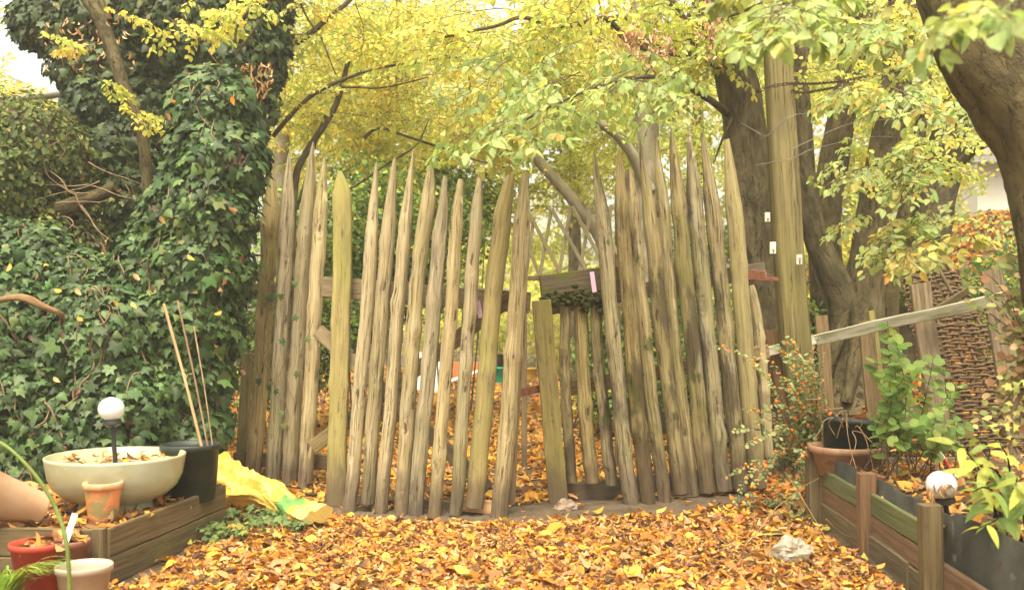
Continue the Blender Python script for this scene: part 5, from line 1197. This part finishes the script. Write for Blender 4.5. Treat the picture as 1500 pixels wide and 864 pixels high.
# pink-olive shrub at the right edge
st = [arch((1560, 640), (rng.uniform(1415, 1530), rng.uniform(365, 640)), 5.2, 5.0 + rng.normal() * .15, rng.uniform(.05, .3)) for _ in range(50)]
stemplant('pink_leaved_shrub', 'shrub with small olive and pinkish autumn leaves at the right edge', st, ROUND, .047, [(.30, .32, .11), (.42, .38, .14), (.55, .30, .17), (.60, .40, .22), (.22, .26, .09)], [3, 3, 2, 1.5, 2], .034, up=(0, -.8, .7), stemr=.0035, cat='shrub', start=.35, group=None)
# low green weeds
for (a, b_, Y, n, lab) in (((285, 440), (745, 800), 6.2, 60, 'patch of low green weeds under the yellow sack'),):
    st = []
    for k in range(n):
        px = rng.uniform(*a); py = rng.uniform(745, 800) - (px - 285) * .12; Yk = min(6.3, 1.3 * F / (py - HY + 10)); c = P(px, py, Yk); c[2] = .01
        st.append(np.array([c, c + [rng.normal() * .03, rng.normal() * .02, .05], c + [rng.normal() * .06, rng.normal() * .03, .07 + .05 * rng.random()]]))
    stemplant('weeds', lab, st, IVY, .05, [(.10, .155, .045), (.15, .20, .06), (.075, .12, .035), (.24, .24, .06)], [4, 3, 2, .6], .02, up=(0, -.4, 1), stemr=.0015, nmat='softleaf')
st = []
for k in range(26):
    px = rng.uniform(1120, 1190); py = rng.uniform(735, 775); Yk = 1.3 * F / (py - HY); c = P(px, py, Yk); c[2] = .01
    st.append(np.array([c, c + [rng.normal() * .02, 0, .03], c + [rng.normal() * .05, 0, .06]]))
stemplant('weeds', 'tiny green weeds among leaves below the berry shrub', st, SMALL, .022, [(.16, .26, .10), (.24, .30, .10)], [3, 2], .012, stemr=.001, nmat='softleaf')
st = [arch((1405 + rng.normal() * 20, 830), (1400 + rng.normal() * 60, 760 + rng.normal() * 20), 4.1, 4.0, .05) for _ in range(8)]
# grass tuft bottom left
o = thing('grass_tuft', 'tuft of long narrow green blades at the bottom left corner', 'grass', (-2.3, 4.45, 0)); gl = Geo(); n = 130
b0 = P(-5, 880, 4.45); 
for k in range(n):
    a = rng.uniform(-.7, 3.6); L = rng.uniform(.2, .40); h = np.array([math.cos(a), -.25 * math.sin(a), 0]); c = b0 + rng.normal(size=3) * [.035, .035, 0]; c[2] = .02
    pts = [c + h * L * t + np.array([0, 0, L * (1.25 * t - .95 * t * t) + .07 * t]) for t in np.linspace(0, 1, 8)]
    ww = np.array([.004, .005, .005, .0045, .004, .003, .002, .0005]) * 1.2; s = unit(np.cross(h, [0, 0, 1]))
    V = np.array([[p - s * w_, p + s * w_] for p, w_ in zip(pts, ww)]).reshape(-1, 3)
    gl.add(V, [np.array([[2 * i, 2 * i + 1, 2 * i + 3, 2 * i + 2] for i in range(7)])], None, palette(1, [(.22, .34, .06), (.32, .42, .08), (.16, .27, .05)], [3, 3, 2])[0])
build('blades', gl, M['softleaf'], o)
g = Geo(); tube(g, [P(-12, 640, 4.1), P(20, 662, 4.1), P(55, 700, 4.12), P(82, 745, 4.15), P(98, 800, 4.15), P(104, 900, 4.2)], [.006, .0085, .009], 7, 40, col=(.25, .32, .09))
tag(build('bramble_shoot', g, M['softleaf']), 'single green arching shoot curving across the bottom left corner', 'shoot')
# dry stalks arching from the black pot on the right bed
g = Geo()
for a, b_, lf in (((1240, 640), (1330, 720), .12), ((1235, 640), (1290, 735), .22), ((1225, 645), (1258, 700), .25), ((1250, 640), (1205, 600), .1), ((1240, 645), (1180, 585), .12), ((1262, 640), (1235, 735), .2), ((1245, 640), (1285, 600), .04), ((1225, 640), (1195, 640), .12), ((1255, 645), (1225, 610), .1)):
    tube(g, arch(a, b_, 6.4, 6.1, lf, 6), [.004, .002], 5, 24)
tag(build('dry_stalks', g, M['cane']), 'bare straw-coloured stalks arching out of the pot on the right bed', 'stalks')
g = Geo()
for a, b_, lf in (((1255, 850), (1150, 690), -.03), ((1210, 760), (1290, 835), .02), ((1090, 800), (1200, 700), .05)):
    tube(g, arch(a, b_, 5.3, 6.0, lf, 6), [.003, .0015], 5, 24)
for a, b_ in ((900, 780), (560, 800), (760, 820)):
    pass
tag(build('dry_stalks', g, M['cane']), 'few straw-thin dry stems over the leaves by the right bed', 'stems')

# ================================================================== HOUSE
HS = thing('white_house', 'white rendered house with grey gutter glimpsed on the bank at the right', 'house', (11.5, 24, 2.8))
def boxg(x0, x1, y0, y1, z0, z1):
    g = Geo(); v = np.array([[x, y, z] for x in (x0, x1) for y in (y0, y1) for z in (z0, z1)])
    return g.add(v, [np.array([[0, 1, 3, 2], [4, 6, 7, 5], [0, 4, 5, 1], [2, 3, 7, 6], [0, 2, 6, 4], [1, 5, 7, 3]])])
zt = P(1450, 238, 23)[2]; x0 = P(1432, 300, 23)[0]
build('wall', boxg(x0, x0 + 9, 23, 29, 2.2, zt), M['whitewall'], HS, False)
g = Geo(); v = np.array([[x0 - .35, 22.6, zt], [x0 + 9.3, 22.6, zt], [x0 + 9.3, 26, zt + 1.9], [x0 - .35, 26, zt + 1.9], [x0 - .35, 29.4, zt], [x0 + 9.3, 29.4, zt]]); v2 = v + [0, 0, .12]
g.add(np.vstack([v, v2]), [np.array([[0, 3, 2, 1], [3, 4, 5, 2], [6, 7, 8, 9], [9, 8, 11, 10], [0, 1, 7, 6], [4, 10, 11, 5], [0, 6, 9, 3], [3, 9, 10, 4], [1, 2, 8, 7], [2, 5, 11, 8]])]); build('roof', g, M['roof'], HS, False)
g = Geo(); plank(g, [x0 - .35, 22.52, zt - .02], [x0 + 9.3, 22.52, zt - .02], .12, .12, n=4, wob=0); build('gutter', g, M['gutter'], HS)
for k in range(3):
    g = Geo(); X0 = x0 + 1.2 + k * 2.6; plank(g, [X0, 22.98, 3.45], [X0 + 1.1, 22.98, 3.45], .95, .05, n=3, wob=0); o = build('window', g, M['whitepl'], HS); build('pane', boxg(X0 + .07, X0 + 1.03, 22.94, 22.953, 3.05, 3.85), M['windowglass'], o, False)

# ================================================================== AIR
if HAZE:
    b = MB('haze_air'); pv = b.n('VolumePrincipled', Density=HAZE); pv.inputs['Color'].default_value = (.98, .93, .82, 1); pv.inputs['Anisotropy'].default_value = .3
    oo = b.n('OutputMaterial'); b.t.links.new(pv.outputs[0], oo.inputs[1])
    hz = tag(build('haze', boxg(-95, 95, -35, 145, -1.2, 9), b.m, None, False), kind='stuff')
# ================================================================== LIGHT AND CAMERA
w = bpy.data.worlds.new('World'); sc.world = w; w.use_nodes = True; nt = w.node_tree
sky = nt.nodes.new('ShaderNodeTexSky'); sky.sky_type = 'NISHITA'; sky.sun_disc = False
ELEV, ROT = 64, 188
sky.sun_elevation = math.radians(ELEV); sky.sun_rotation = math.radians(ROT); sky.air_density = 1.0; sky.dust_density = 6.0; sky.ozone_density = 1.0
hs = nt.nodes.new('ShaderNodeHueSaturation'); hs.inputs['Saturation'].default_value = .35
tn = nt.nodes.new('ShaderNodeMix'); tn.data_type = 'RGBA'; tn.blend_type = 'MULTIPLY'; tn.inputs[0].default_value = 1; tn.inputs[7].default_value = (1, .93, .73, 1)
bg = nt.nodes['Background']; nt.links.new(sky.outputs[0], hs.inputs['Color']); nt.links.new(hs.outputs[0], tn.inputs[6]); nt.links.new(tn.outputs[2], bg.inputs[0]); bg.inputs[1].default_value = .15
ld = bpy.data.lights.new('sun', 'SUN'); ld.energy = 1.2; ld.angle = math.radians(25); ld.color = (1, .93, .80)
lo = bpy.data.objects.new('sun', ld); COL.objects.link(lo)
az = math.radians(ROT)   # direction towards the sun: (sin az, cos az)
sd = Vector((math.sin(az) * math.cos(math.radians(ELEV)), math.cos(az) * math.cos(math.radians(ELEV)), math.sin(math.radians(ELEV))))
lo.rotation_euler = (-sd).to_track_quat('-Z', 'Y').to_euler()
cd = bpy.data.cameras.new('camera'); co = bpy.data.objects.new('camera', cd); COL.objects.link(co); sc.camera = co
cd.sensor_width = 36; cd.lens = F / 1500 * 36; cd.clip_end = 500; cd.clip_start = .05
co.location = (0, 0, H); co.rotation_euler = (math.radians(90), 0, 0); cd.shift_y = (HY - 432) / 1500
cd.dof.use_dof = True; cd.dof.focus_distance = 7.0; cd.dof.aperture_fstop = 2.4
sc.view_settings.view_transform = 'Standard'; sc.view_settings.look = 'None'; sc.view_settings.gamma = 1; sc.view_settings.exposure = 1.82
sc.render.engine = 'CYCLES'; sc.cycles.max_bounces = 8; sc.cycles.diffuse_bounces = 5; sc.cycles.transmission_bounces = 6; sc.cycles.transparent_max_bounces = 12
sc.cycles.use_denoising = True
try: sc.cycles.denoiser = 'OPENIMAGEDENOISE'
except Exception: pass
